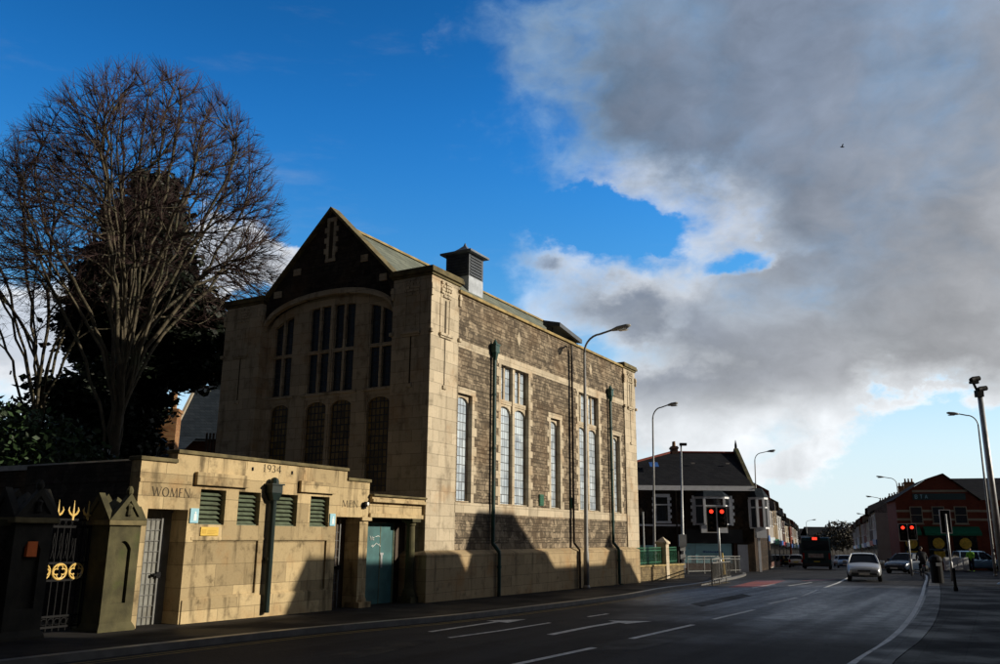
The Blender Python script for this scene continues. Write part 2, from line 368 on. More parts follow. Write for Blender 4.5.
# ------------------------------------------------------------------ sun and sky
SUN_AZ, SUN_EL = rad(95), rad(20)          # azimuth clockwise from the camera heading (+Y)
SUN_DIR = Vector((math.sin(SUN_AZ)*math.cos(SUN_EL), math.cos(SUN_AZ)*math.cos(SUN_EL), math.sin(SUN_EL)))
sl = bpy.data.lights.new('sun', 'SUN'); sl.energy = 5.; sl.angle = rad(.5); sl.color = (1, .90, .73)
so = bpy.data.objects.new('sun', sl); COL.objects.link(so)
so.rotation_euler = SUN_DIR.to_track_quat('Z', 'Y').to_euler()
world = bpy.data.worlds.new('World'); scene.world = world; world.use_nodes = True
def build_sky():
    t = world.node_tree; n = t.nodes; l = t.links; bg = n['Background']; BG = .15; bg.inputs[1].default_value = BG
    def inp(s, v):
        if isinstance(v, bpy.types.NodeSocket): l.new(v, s)
        else: s.default_value = v
    def mth(op, a, b=0., c=None, clamp=False):
        x = n.new('ShaderNodeMath'); x.operation = op; x.use_clamp = clamp; inp(x.inputs[0], a); inp(x.inputs[1], b)
        if c is not None: inp(x.inputs[2], c)
        return x.outputs[0]
    def vm(op, a, b):
        x = n.new('ShaderNodeVectorMath'); x.operation = op; inp(x.inputs[0], a); inp(x.inputs[1], b)
        return x.outputs['Value'] if op in ('LENGTH', 'DOT_PRODUCT', 'DISTANCE') else x.outputs[0]
    def ramp(f, a, b, c=0., d=1.):
        x = n.new('ShaderNodeMapRange'); x.interpolation_type = 'SMOOTHSTEP'
        for i, v in enumerate((f, a, b, c, d)): inp(x.inputs[i], v)
        return x.outputs[0]
    def mix(f, a, b, bt='MIX'):
        x = n.new('ShaderNodeMix'); x.data_type = 'RGBA'; x.blend_type = bt
        inp(x.inputs[0], f); inp(x.inputs[6], c4(a) if isinstance(a, tuple) else a); inp(x.inputs[7], c4(b) if isinstance(b, tuple) else b)
        return x.outputs[2]
    sky = n.new('ShaderNodeTexSky'); sky.sky_type = 'NISHITA'; sky.sun_disc = False
    sky.sun_elevation = SUN_EL; sky.sun_rotation = SUN_AZ; sky.air_density = 1.; sky.dust_density = .25; sky.ozone_density = 1.5
    hs = n.new('ShaderNodeHueSaturation'); inp(hs.inputs['Color'], sky.outputs[0]); SKYC = hs.outputs[0]; hs.inputs['Saturation'].default_value = SKY_SAT; hs.inputs['Value'].default_value = SKY_VAL
    tc = n.new('ShaderNodeTexCoord'); d = tc.outputs['Generated']
    nrm = n.new('ShaderNodeVectorMath'); nrm.operation = 'NORMALIZE'; l.new(d, nrm.inputs[0]); d = nrm.outputs[0]
    sep = n.new('ShaderNodeSeparateXYZ'); l.new(d, sep.inputs[0])
    A = mth('MULTIPLY', mth('ARCTAN2', sep.outputs[0], sep.outputs[1]), 180/PI)
    E = mth('MULTIPLY', mth('ARCSINE', sep.outputs[2]), 180/PI)
    def fbm(vec, scale, detail, rough=.58, lac=2.1):
        x = n.new('ShaderNodeTexNoise'); inp(x.inputs['Vector'], vec); x.inputs['Scale'].default_value = scale; x.inputs['Detail'].default_value = detail
        x.inputs['Roughness'].default_value = rough; x.inputs['Lacunarity'].default_value = lac
        return x
    # the sheet is slightly flattened so clouds are wider than tall
    def stretched(v):
        x = n.new('ShaderNodeVectorMath'); x.operation = 'MULTIPLY'; l.new(v, x.inputs[0]); x.inputs[1].default_value = (1, 1, 1.5); return x.outputs[0]
    dv = stretched(d)
    warp = fbm(dv, 5., 3)
    wv = vm('SUBTRACT', warp.outputs['Color'], (.5, .5, .5)); 
    wv2 = n.new('ShaderNodeVectorMath'); wv2.operation = 'SCALE'; l.new(wv, wv2.inputs[0]); wv2.inputs['Scale'].default_value = .10
    dw = vm('ADD', dv, wv2.outputs[0])
    n_big = fbm(dw, 7., 9, .56).outputs['Fac']
    sunv = Vector((SUN_DIR.x, SUN_DIR.y, SUN_DIR.z*1.5))*.035
    n_sun = fbm(vm('ADD', dw, tuple(sunv)), 7., 9, .56).outputs['Fac']
    ae = n.new('ShaderNodeCombineXYZ'); l.new(A, ae.inputs[0]); l.new(E, ae.inputs[1]); ae = ae.outputs[0]
    def jitter(v, tex, amt):
        x = n.new('ShaderNodeVectorMath'); x.operation = 'SCALE'; l.new(vm('SUBTRACT', tex.outputs['Color'], (.5, .5, .5)), x.inputs[0]); x.inputs['Scale'].default_value = amt
        return vm('ADD', v, x.outputs[0])
    ae0 = ae; ae = jitter(jitter(ae, fbm(dv, 5., 2, .5), 9.), fbm(dv, 16., 6, .6), 4.5)
    def blob(a, e, ra, re):
        v = vm('MULTIPLY', vm('SUBTRACT', ae, (a, e, 0)), (1/ra, 1/re, 0))
        return mth('SUBTRACT', 1., vm('LENGTH', v, (0,0,0)))
    cur = None
    for b in CLOUDS:
        v = blob(*b[:4])
        if len(b) > 4: v = mth('MULTIPLY', v, b[4])
        cur = v if cur is None else mth('SMOOTH_MAX', cur, v, .25)
    for b in HOLES:
        v = mth('MULTIPLY', mth('MAXIMUM', blob(*b[:4]), 0.), b[4]); cur = mth('SUBTRACT', cur, v)
    cur = mth('MINIMUM', cur, .75)
    n_soft = fbm(dw, 3.2, 3, .45).outputs['Fac']
    dens = mth('ADD', mth('ADD', cur, mth('MULTIPLY', mth('SUBTRACT', n_big, .52), 1.5)), mth('MULTIPLY', mth('SUBTRACT', n_soft, .5), .8))
    alpha = ramp(dens, -.14, .52)
    thick = ramp(dens, .10, .85)
    lit = mth('ADD', mth('MULTIPLY', mth('SUBTRACT', n_big, n_sun), 1.3), mth('MULTIPLY', mth('SUBTRACT', n_soft, .5), .9))
    # body colour of the thick cloud: blue grey overhead, warmer and paler low in the right of the sky
    warmth = ramp(mth('SUBTRACT', mth('MULTIPLY', A, .9), mth('MULTIPLY', E, 1.2)), -20., 16.)
    body = mix(warmth, (.19, .235, .315), (.36, .365, .38))
    dark = mth('MAXIMUM', mth('MAXIMUM', ramp(A, -48., -80.), ramp(A, 105., 125.)), ramp(E, 38., 52.))  # mask of the unseen sky darkened to cut ambient light
    body = mix(ramp(A, 38., 60.), body, (.85, .82, .76))
    body = mix(dark, body, ADDED_DARKCLOUD)
    bright = mth('MAXIMUM', ramp(blob(*BRIGHT), 0., .6), ramp(A, 30., 45.)); edge = mix(bright, (.26, .42, .64), (.80, .83, .87)); edge = mix(ramp(E, 20., 10.), edge, (.80, .83, .86)); edge = mix(ramp(A, -2., -9.), edge, (.9, .9, .9)); edge = mix(dark, edge, ADDED_DARKCLOUD)
    white = ramp(A, -2., -9.)
    white = mth('MULTIPLY', white, ramp(A, -75., -60.))
    body = mix(white, body, (.55, .60, .68))
    low = mth('MULTIPLY', ramp(E, 10.5, 6.5), ramp(A, 0., 10.)); body = mix(low, body, (.74, .77, .80))
    cc = mix(thick, edge, body)
    sh = mth('ADD', 1., mth('MULTIPLY', lit, 1.)); cb = n.new('ShaderNodeCombineXYZ')
    shc = n.new('ShaderNodeVectorMath'); shc.operation = 'SCALE'; l.new(cc, shc.inputs[0]); l.new(mth('MULTIPLY', mth('MAXIMUM', sh, .45), 1/BG), shc.inputs['Scale'])
    # thin bright air just above the horizon
    tint = mix(ramp(E, 12., 30.), (.66, .84, .90), (.42, .97, 1.30)); clear = mix(1., hs.outputs[0], tint, 'MULTIPLY')
    col = mix(mth('MULTIPLY', ramp(E, 17., 1.), HAZE_SKY), clear, tuple(x/BG for x in (.76, .86, .95)))
    wisp = mth('MULTIPLY', ramp(fbm(vm('MULTIPLY', d, (1., 2., 5.)), 3., 8, .6).outputs['Fac'], .55, .85), .3)
    col = mix(wisp, col, tuple(x/BG for x in (.55, .66, .8)))
    deep = n.new('ShaderNodeVectorMath'); deep.operation = 'SCALE'; l.new(col, deep.inputs[0]); l.new(ramp(mth('SUBTRACT', E, mth('MULTIPLY', A, .22)), 10., 44., 1., .5), deep.inputs['Scale'])
    full = mix(mth('MULTIPLY', alpha, .985), deep.outputs[0], shc.outputs[0])
    # below the horizon: the dull tone of distant land
    full = mix(ramp(E, -.5, -3.), full, tuple(x/BG for x in (.03, .03, .03)))
    l.new(full, bg.inputs[0])
SKY_SAT, SKY_VAL, HAZE_SKY = 1.42, 1.5, .9
ADDED_DARKCLOUD = (.022, .024, .03)  # near-black cloud added outside the view to lower the ambient light
def azel(px, py):
    v = ray(px, py).normalized(); return math.degrees(math.atan2(v.x, v.y)), math.degrees(math.asin(v.z))
def cl(px, py, rx, ry, w=None):
    a, e = azel(px, py); k = .061
    return (a, e, rx*k, ry*k)+((w,) if w else ())
CLOUDS = [cl(708,30,282,180,1.6), cl(980,140,330,250,1.5), cl(820,320,240,125,1.4), cl(640,310,105,62), cl(690,385,115,75,1.1), cl(570,276,52,22,.6),
          cl(940,330,140,110,1.2), cl(815,448,85,34,1.9), cl(215,262,120,50,2.3), cl(25,340,85,60,1.2), cl(120,300,90,50,1.),
          (75, 22, 42, 40, 1.4), (62, 8, 26, 9, 1.2), (-150, 10, 85, 90, 3.), (160, 20, 60, 90, 3.), (-100, 20, 50, 90, 3.), (0, 90, 260, 44, 2.6)]  # closing wide blobs lie out of view, added to dim the ambient
BRIGHT = cl(680, 235, 190, 120)
HOLES = [cl(622,218,112,40,1.25), cl(752,256,44,18,.6), cl(940,452,150,46,1.8)]

# ------------------------------------------------------------------ ground and road
def densify(pts, step=1.2):
    out = []
    for a, b in zip(pts, pts[1:]):
        k = max(1, int((b-a).length/step))
        out += [a.lerp(b, i/k) for i in range(k)]
    return out+[pts[-1]]
def flat(p): return Vector((p[0], p[1], 0))
def strip(name, left, right, zoff, mat, skirt=0., n=2):
    """sheet between two equally long lists of plan points, laid on the terrain"""
    mb = MB(); L = len(left); vs = []
    for a, b in zip(left, right):
        for j in range(n):
            p = flat(a).lerp(flat(b), j/(n-1)); vs.append((p.x, p.y, g(p.y)+zoff))
    fs = [(i*n+j, i*n+j+1, (i+1)*n+j+1, (i+1)*n+j) for i in range(L-1) for j in range(n-1)]
    mb.add(vs, fs)
    if skirt:
        for side in (0, n-1):
            o = len(mb.v); e = [vs[i*n+side] for i in range(L)]
            mb.add(e+[(x, y, z-skirt) for x, y, z in e], [(i, i+1, L+i+1, L+i) for i in range(L-1)])
    return mb.build(name, mat, fix=False)
def offset(pts, dist):
    out = []
    for i, p in enumerate(pts):
        d = (flat(pts[min(i+1, len(pts)-1)])-flat(pts[max(i-1, 0)])).normalized(); nrm = Vector((-d.y, d.x, 0)); out.append(flat(p)+nrm*dist)
    return out
def smooth_line(ctrl, step=1.):
    """Catmull-Rom through plan points"""
    c = [flat(p) for p in ctrl]; c = [c[0]*2-c[1]]+c+[c[-1]*2-c[-2]]; out = []
    for i in range(1, len(c)-2):
        k = max(2, int((c[i+1]-c[i]).length/step))
        for j in range(k):
            t = j/k; p0, p1, p2, p3 = c[i-1:i+3]
            out.append(.5*((2*p1)+(p2-p0)*t+(2*p0-5*p1+4*p2-p3)*t*t+(3*p1-p0-3*p2+p3)*t**3))
    return out+[c[-2]]
xs = [-1600, -300, -60, 0, 60, 300, 1600]
ys = sorted(set(GY + [800]))
gm = MB(); gm.add([(x, y, road(y)) for y in ys for x in xs], [(j*len(xs)+i, j*len(xs)+i+1, (j+1)*len(xs)+i+1, (j+1)*len(xs)+i) for j in range(len(ys)-1) for i in range(len(xs)-1)])
kind(gm.build('road', M['asphalt'], fix=False, smooth=True), 'structure')

FAR_AZ = rad(20.9); FD = Vector((math.sin(FAR_AZ), math.cos(FAR_AZ), 0)); FN = Vector((FD.y, -FD.x, 0))
# kerb line on the left
kl = [sp(-70, -1.9), sp(-25, -1.9)] + [gp(*p, off=-KERB) for p in ((75,661),(300,635),(400,625.5),(491,616),(620,599),(663,591),(699,586),(735,579))]
kl = smooth_line(kl, 1.)
corner = [gp(735,579,-KERB), gp(743,576.8,-KERB), gp(746,575,-KERB), gp(742,573.6,-KERB), gp(728,572.6,-KERB), gp(700,571.5,-KERB)]
corner = smooth_line(corner + [corner[-1]+Vector((-14, 4, 0))], .6)
kl_all = kl + corner[1:]
# inner edge: under the building fronts, then collapsing on to the railing wall
def to_sy(p): q = flat(p)-HC; return q.dot(UU), -q.dot(NN)
inner = []
for p in kl_all:
    s, y = to_sy(p)
    inner.append(sp(s, 2.2) if s < 17 else None)
hub = gp(676, 574, 0)
for i, q in enumerate(inner):
    if q is None:
        s, y = to_sy(kl_all[i]); t = min(1, (s-17)/10); inner[i] = sp(17, 2.2).lerp(flat(hub)+Vector((-3, 3, 0)), max(0, t)) if i < len(kl) else flat(hub)+Vector((-3-(i-len(kl))*.6, 3+(i-len(kl))*.2, 0))
kind(strip('pavement', kl_all, inner, 0, M['paving'], .3, 4), 'structure')
kin = offset(kl_all, .16)
kind(strip('kerb', offset(kl_all, -.02), kin, .005, M['kerb_granite'], .3, 2), 'structure')
# right: edge line, granite kerb strip and the pavement the camera stands on
re_px = [(852,664),(880,647),(905,625),(918,605),(924,588),(925,575)]
rr = [sp(-70, -12), sp(-25, -12), sp(-12, -12)] + [gp(*p, off=-KERB) for p in re_px]
rr += [rr[-1]+FD*k for k in (15, 40, 90, 200)]
rr = smooth_line(rr, 1.)
kind(strip('edge_line', offset(rr, .06), offset(rr, -.06), -KERB+.006, M['line_white']), 'structure')
kro = offset(rr, -.18); kri = offset(rr, -.62)
kind(strip('kerb', kro, kri, .005, M['kerb_setts'], .3, 2), 'structure')
kind(strip('pavement', offset(rr, -.63), offset(rr, -7.5), 0, M['paving_right'], .3, 5), 'structure')
# far left pavement beyond the side road
fl0 = flat(gp(752, 569, -KERB))
fl = densify([fl0+FD*k for k in (0, 30, 100, 240)], 2.)
kind(strip('pavement', fl, offset(fl, 6), 0, M['paving'], .3, 3), 'structure')
back_l = [flat(gp(752, 569.4, -KERB))+Vector((-k, k*.02, 0)) for k in (0, 12, 30)]
kind(strip('pavement', back_l, [p+Vector((0, 5, 0)) for p in back_l], 0.003, M['paving'], .3, 3), 'structure')

# painted markings
def mark(name, pts, w, mat, zo=.006):
    pts = densify([flat(p) for p in pts], .8); return kind(strip(name, offset(pts, w/2), offset(pts, -w/2), -KERB+zo, mat), 'structure')
def G(px, py): return gp(px, py, -KERB)
for a, b in (((500,668),(594,648)), ((631,639),(693,625)), ((713,619.5),(754,610)), ((769,604),(796,598)), ((802,596.3),(818,590))):
    mark('lane_dash', [G(*a), G(*b)], .13, M['line_white'])
mark('lane_line', [G(824,588), G(838,583), G(848,578), G(851,574)], .13, M['line_white'])
mark('lane_arrow', [G(550,635), G(590,627), G(617,622.5)], .16, M['line_white']); 
def arrowhead(a, b, w):
    a, b = flat(a), flat(b); d = (b-a).normalized(); nrm = Vector((-d.y, d.x, 0)); mb = MB()
    mb.add([(p.x, p.y, road(p.y)+.007) for p in (a+nrm*w, a-nrm*w, b)], [(0,1,2)]); return kind(mb.build('lane_arrow', M['line_white'], fix=False), 'structure')
arrowhead(G(617,622.5), G(652,621.5), .42)
mark('lane_arrow', [G(430,632), G(470,626), G(497,622)], .12, M['line_white']); arrowhead(G(497,622), G(526,619.5), .34)
mark('lane_dash', [G(449,638), G(500,631), G(550,623)], .1, M['line_white'])
mark('lane_dash', [G(588,617), G(608,614)], .1, M['line_white'])
mark('lane_dash', [G(752,588), G(775,584)], .1, M['line_white']); mark('lane_dash', [G(788,586), G(812,582.5)], .1, M['line_white'])
yl = [p for p in kl if -30 < to_sy(p)[0] < 24]
for o in (-.28, -.46): kind(strip('yellow_line', offset(yl, o+.03), offset(yl, o-.03), -KERB+.006, M['line_yellow']), 'structure')
# red surfaced patch at the crossing and tarred trench repairs
def patch(name, px, mat, zo=.003):
    mb = MB(); ps = [G(*p) for p in px]; mb.add([(p.x, p.y, road(p.y)+zo) for p in ps], [tuple(range(len(ps)))]); return kind(mb.build(name, mat, fix=False), 'structure')
patch('red_surfacing', [(728,587.5),(762,587.5),(786,580.6),(756,580.6)], M['asphalt_red'])
patch('red_surfacing', [(800,581),(822,581),(838,579.6),(812,579.6)], M['asphalt_red'])
patch('tarred_patch', [(560,652),(640,650),(710,633),(650,634)], M['asphalt_patch'])
patch('tarred_patch', [(330,655),(420,640),(436,642),(350,660)], M['asphalt_patch'], .004); patch('tarred_patch', [(690,604),(742,594),(752,596),(702,607)], M['asphalt_patch'], .004)
# yard earth behind the buildings
ym = MB(); ym.add([(p.x, p.y, g(p.y)+.02) for p in (sp(-40,2.1), sp(-9,2.1), sp(-9,40), sp(-40,40))], [(0,1,2,3)]); kind(ym.build('ground', M['soil'], fix=False), 'structure')
ym = MB(); ym.add([(p.x, p.y, g(p.y)+.02) for p in (sp(-9,2.1), sp(24,2.1), sp(24,60), sp(-9,60))], [(0,1,2,3)]); kind(ym.build('ground', M['soil'], fix=False), 'structure')
build_sky()
# ------------------------------------------------------------------ the stone hall   (local x = along the street, y = depth, z = height)
hall = thing('stone_hall', 'tall stone hall with mullioned windows and steep gabled slate roof beside the road', 'hall', (HC.x, HC.y, 0), ROTZ)
Y0, Y1 = .25, 9.2
BASE = -1.0
# plinth
mb = MB(); mb.box(0, 16.85, 0, 9.4, BASE, 1.06); mb.prism([(0,0,1.06),(16.85,0,1.06),(16.62,.23,1.16),(.23,.23,1.16)], (0,0,-.001))
mb2 = MB()
pl = MB(); pl.box(0, 16.85, 0, 9.4, BASE, 1.05)
pl.add([(0,0,1.05),(16.85,0,1.05),(16.85,9.4,1.05),(0,9.4,1.05),(.24,.24,1.17),(16.6,.24,1.17),(16.6,9.2,1.17),(.24,9.2,1.17)], [(0,1,5,4),(1,2,6,5),(2,3,7,6),(3,0,4,7),(4,5,6,7)])
pl.build('plinth', M['ashlar_plinth'], hall)
WIN = [(1.87,2.72,5.75,6.02,'s'), (4.57,6.62,7.55,7.6,'d'), (8.40,9.23,5.75,6.02,'s'), (10.99,13.04,7.55,7.6,'d'), (14.60,15.40,5.75,6.02,'s')]
SILL = 2.62
holes = [(a, b, SILL, 6.0 if k == 's' else 7.47, .34) for a, b, _, _, k in WIN]
mb = MB(); wall_holes(mb, 1.80, 16.0, 1.15, 9.28, Y0, holes, .34); mb.quad((1.8,Y0,9.28),(16,Y0,9.28),(16,.6,9.28),(1.8,.6,9.28)); mb.quad((1.8,.6,9.28),(16,.6,9.28),(16,.6,8.2),(1.8,.6,8.2))
mb.build('side_wall', M['rubble'], hall, fix=False)
mb = MB(); mb.box(1.8, 16.0, .62, 9.2, .5, 8.6); mb.build('core_wall', M['rubble_dark'], hall)
# ashlar string courses and parapet coping, each standing a little proud
mb = MB(); mb.box(1.8, 16.0, .235, .4, 2.28, SILL-.02)
for x in (1.8,): mb.add([(1.8,.235,SILL-.02),(16.0,.235,SILL-.02),(16.0,.3,SILL+.0),(1.8,.3,SILL+.0)], [(0,1,2,3)])
mb.build('sill_course', M['ashlar'], hall, bevel=.01)
mb = MB(); mb.box(1.8, 16.0, .238, .4, 7.475, 7.73); mb.build('string_course', M['ashlar'], hall, bevel=.008)
mb = MB(); mb.box(1.78, 16.0, .17, .66, 9.26, 9.37); mb.build('parapet_coping', M['coping_yellow'], hall, bevel=.02)
for s in (5.85, 12.25):
    mb = MB(); mb.prism([(s-.16,.232,8.55),(s,.232,8.27),(s+.16,.232,8.55),(s,.232,8.83)], (0,.08,0)); mb.build('stone_lozenge', M['ashlar'], hall)
def arch_plate(mb, x0, x1, z_spring, rise, z_top, y, th, n=12, tudor=True):
    """stone plate between a flat head and a pointed-segmental arch"""
    pts = []
    for i in range(n+1):
        t = i/n; x = x0+(x1-x0)*t; q = abs(2*t-1)
        pts.append((x, z_spring+rise*(1-q**2.4)**.5 if tudor else z_spring+rise*(1-q*q)))
    for (xa, za), (xb, zb) in zip(pts, pts[1:]):
        mb.add([(xa,y,za),(xb,y,zb),(xb,y,z_top),(xa,y,z_top),(xa,y+th,za),(xb,y+th,zb),(xb,y+th,z_top),(xa,y+th,z_top)], [(0,1,2,3),(4,7,6,5),(0,4,5,1),(2,6,7,3)])
rq = random.Random(3)
for a, b, zs, zt, k in WIN:
    top = 6.0 if k == 's' else 7.47
    w = MB()
    # toothed jamb quoins, head and chamfered inner frame
    z = SILL-.02; i = rq.randint(0, 1)
    while z < top-.02:
        h = min(rq.uniform(.24,.34), top-z)
        for s_, e in ((-1, a), (1, b)):
            if k == 's' and s_ == -1 and a < 2: continue
            wd = (.15 if (i+(s_ > 0)) % 2 else .30)
            x0, x1 = (e-wd, e+.012) if s_ < 0 else (e-.012, e+wd)
            w.box(x0, x1, .236, .5, z+.002, z+h-.002)
        z += h; i += 1
    if k == 'd': w.box(a-.25, b+.25, .2365, .33, 7.40, 7.478)
    if k == 's':
        w.box(max(1.8, a-.2), b+.2, .234, .36, top+.002, top+.2)
    win = w.build('window', M['ashlar'], hall, bevel=.006)
    f = MB(); gy = .43
    if k == 's':
        arch_plate(f, a, b, 5.55, .36, 6.0, .36, .16)
        f.box(a, a+.06, .4, .55, SILL, 6.0); f.box(b-.06, b, .4, .55, SILL, 6.0)
    else:
        m = (a+b)/2; tr = 6.12
        f.box(m-.085, m+.085, .30, .5, SILL, 7.47)                     # king mullion
        f.box(a, b, .335, .55, tr-.07, tr+.09)                          # transom
        for x0, x1 in ((a, m-.085), (m+.085, b)):
            q = (x0+x1)/2; f.box(q-.05, q+.05, .38, .55, tr+.09, 7.40)
            arch_plate(f, x0, x1, 5.62, .36, tr-.07, .36, .16)
            f.box(x0, x1, .36, .55, 7.38, 7.47)
        f.box(a, a+.06, .4, .55, SILL, 7.47); f.box(b-.06, b, .4, .55, SILL, 7.47)
    f.box(a, b, .3, .58, SILL-.03, SILL+.03)
    f.build('mullion', M['ashlar'], win, bevel=.008)
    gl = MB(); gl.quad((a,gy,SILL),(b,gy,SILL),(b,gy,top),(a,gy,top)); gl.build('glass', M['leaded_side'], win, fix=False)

# corner towers
def tower(x0, x1, y0, y1, zt, street=True, front=True):
    t = MB(); t.box(x0, x1, y0, y1, 1.12, zt-.28)
    tw = t.build('tower', M['ashlar'], hall, bevel=.015)
    c = MB(); e = .05
    c.box(x0-e, x1+e, y0-e, y1+e, zt-.28, zt-.2); e = .12; c.box(x0-e, x1+e, y0-e, y1+e, zt-.2, zt-.09)
    e = .09; c.box(x0-e, x1+e, y0-e, y1+e, zt-.09, zt)
    c.build('cornice', M['coping_lichen'], tw, bevel=.02)
    r = random.Random(int(x0*10+y0))
    def face(cx, axis):
        # axis 'y': the face looks to the street; axis 'x': it looks back down the road
        def put(k, u0, u1, d0, d1, z0, z1):
            if axis == 'y': k.box(cx+u0, cx+u1, y0-d1, y0-d0, z0, z1)
            else: k.box(x0-d1, x0-d0, cx+u0, cx+u1, z0, z1)
        k = MB(); put(k, -.3, .3, -.02, .012, zt-.88, zt-.34)
        for i in range(5):                                             # carved foliage panel
            for j in range(5):
                u = -.24+i*.12; zz = zt-.82+j*.105
                put(k, u-.055+r.uniform(-.015,.015), u+.055+r.uniform(-.015,.015), -.02, r.uniform(.02,.075), zz-.045, zz+.045)
        k.build('carved_panel', M['ashlar'], tw, bevel=.02)
        k = MB(); put(k, -.36, .36, -.02, .09, zt-2.12, zt-2.03); put(k, -.32, .32, -.02, .05, zt-2.18, zt-2.12); k.build('hood_ledge', M['ashlar'], tw, bevel=.015)
        k = MB(); put(k, -.10, .10, -.02, .05, zt-3.78, zt-3.66); k.build('stone_drop', M['ashlar'], tw, bevel=.015)
        for u0, u1 in ((-.32, -.20), (.20, .32)):
            k = MB(); put(k, u0, u1, -.02, .022, zt-2.03, zt-.9); k.build('stone_rib', M['ashlar'], tw)
        def slot(w, d, za, zb):
            q = MB()
            if axis == 'y': q.quad((cx-w,y0-d,za),(cx+w,y0-d,za),(cx+w,y0-d,zb),(cx-w,y0-d,zb))
            else: q.quad((x0-d,cx-w,za),(x0-d,cx+w,za),(x0-d,cx+w,zb),(x0-d,cx-w,zb))
            q.build('slit', M['incised'], tw, fix=False)
        slot(.028, .004, zt-3.66, zt-2.18)
        if axis == 'y': slot(.05, .003, zt-2.0, zt-.95)
    if street: face((x0+x1)/2, 'y')
    if front: face((y0+y1)/2, 'x')
    for cx, cy in ((x0, y0), (x1, y0), (x0, y1)):                      # little bosses and weathered ledges at the angles
        k = MB(); k.box(cx-.075, cx+.075, cy-.075, cy+.075, zt-2.12, zt-2.0); k.build('angle_ledge', M['ashlar'], tw, bevel=.02)
        k = MB(); k.box(cx-.06, cx+.06, cy-.06, cy+.06, zt-.95, zt-.55); k.box(cx-.075, cx+.075, cy-.075, cy+.075, zt-.74, zt-.62); k.build('angle_boss', M['ashlar'], tw, bevel=.02)
    return tw
tower(.25, 1.85, .25, 1.72, 9.75); tower(.25, 1.85, 7.42, 9.2, 9.75, street=False)
tower(15.97, 17.4, .2, 1.7, 9.54, front=True); tower(15.97, 17.4, 7.42, 9.2, 9.54, street=False, front=False)
# the roof
ZR, YR = 12.12, 4.6
mb = MB()
ze = 8.9; dy = (ZR-ze)/((ZR-9.25)/(YR-1.73))
mb.add([(.55,YR,ZR),(16.6,YR,ZR),(16.6,YR-dy,ze),(.55,YR-dy,ze),(16.6,YR+dy,ze),(.55,YR+dy,ze)], [(0,1,2,3),(0,5,4,1)])
mb.add([(.55,YR,ZR-.14),(16.6,YR,ZR-.14),(16.6,YR-dy,ze-.14),(.55,YR-dy,ze-.14),(16.6,YR+dy,ze-.14),(.55,YR+dy,ze-.14)], [(0,1,2,3),(0,5,4,1)])
roof = mb.build('roof', M['slate_green'], hall, fix=False)
rm = MB(); rm.prism([(.5,YR-.13,ZR-.05),(.5,YR,ZR+.1),(.5,YR+.13,ZR-.05)], (16.1,0,0)); rm.build('ridge_tile', M['coping_yellow'], roof)
mb = MB(); mb.prism([(16.3,YR-dy,ze),(16.3,YR+dy,ze),(16.3,YR,ZR-.02)], (.25,0,0)); mb.box(16.3, 16.6, .6, 9.2, .5, 9); mb.build('rear_gable', M['rubble'], hall)
mb = MB(); mb.box(1.8, 16.5, .66, 2.2, 8.55, 8.7); mb.box(1.8, 16.5, 7.0, 9.2, 8.55, 8.9); mb.build('lead_gutter', M['lead'], hall)
# front gable: dark rubble above a big segmental arch of ashlar
XF = .42
ARCH = [(1.72+(7.44-1.72)*i/28, 8.42+1.02*(1-((i-14)/14)**2)**.5*.98 if 0 < i < 28 else 8.42) for i in range(29)]
def arch_z(y, off=0.): q = (y-4.58)/(2.86+off); return 8.42+(1.0+off)*math.sqrt(max(0, 1-abs(q)**2.2))
mb = MB(); N_ = 40
for i in range(N_):
    ya, yb = 1.70+(5.76)*i/N_, 1.70+5.76*(i+1)/N_
    za, zb = arch_z(ya), arch_z(yb)
    ta, tb = 12.42-abs(ya-4.58), 12.42-abs(yb-4.58)
    mb.quad((XF,ya,za),(XF,yb,zb),(XF,yb,max(tb,zb)),(XF,ya,max(ta,za)))
mb.quad((XF,1.0,7.8),(XF,1.72,7.8),(XF,1.72,9.5),(XF,1.0,9.5))
mb.quad((XF+.5,1.72,7.5),(XF+.5,7.44,7.5),(XF+.5,7.44,9.5),(XF+.5,1.72,9.5)); mb.add([(XF+.45,1.72,9.45),(XF+.45,7.44,9.45),(XF+.45,4.58,12.3)], [(0,1,2)])
gw = mb.build('front_gable', M['rubble_dark'], hall, fix=False)
cp = MB()
for sgn in (-1, 1):
    a = (4.58+sgn*2.95, 9.62); b = (4.58, 12.56)
    for d0, d1, x0, x1 in ((0, .13, .27, .72),):
        cp.add([(x0,a[0],a[1]-d1),(x1,a[0],a[1]-d1),(x1,b[0],b[1]-d1),(x0,b[0],b[1]-d1),(x0,a[0],a[1]),(x1,a[0],a[1]),(x1,b[0],b[1]),(x0,b[0],b[1])], [(0,1,2,3),(4,7,6,5),(0,4,5,1),(1,5,6,2),(2,6,7,3),(3,7,4,0)])
cp.build('gable_coping', M['coping_lichen'], gw)
ms = MB()
for i in range(N_):                                                     # hood moulding over the arch
    ya, yb = 1.72+(5.72)*i/N_, 1.72+5.72*(i+1)/N_
    for o0, o1, x in ((-.02, .10, .30), (.10, .17, .34)):
        za0, zb0, za1, zb1 = arch_z(ya)+o0, arch_z(yb)+o0, arch_z(ya)+o1, arch_z(yb)+o1
        ms.add([(x,ya,za0),(x,yb,zb0),(x,yb,zb1),(x,ya,za1),(XF+.05,ya,za0),(XF+.05,yb,zb0),(XF+.05,yb,zb1),(XF+.05,ya,za1)], [(0,1,2,3),(0,4,5,1),(2,6,7,3)])
ms.build('arch_moulding', M['ashlar'], gw)
st = MB()
for i, z in enumerate([10.72+.19*k for k in range(7)]):
    wd = .30 if i % 2 else .20
    st.box(.385, .5, 4.58-wd, 4.58-.09, z, z+.187); st.box(.385, .5, 4.58+.09, 4.58+wd, z, z+.187)
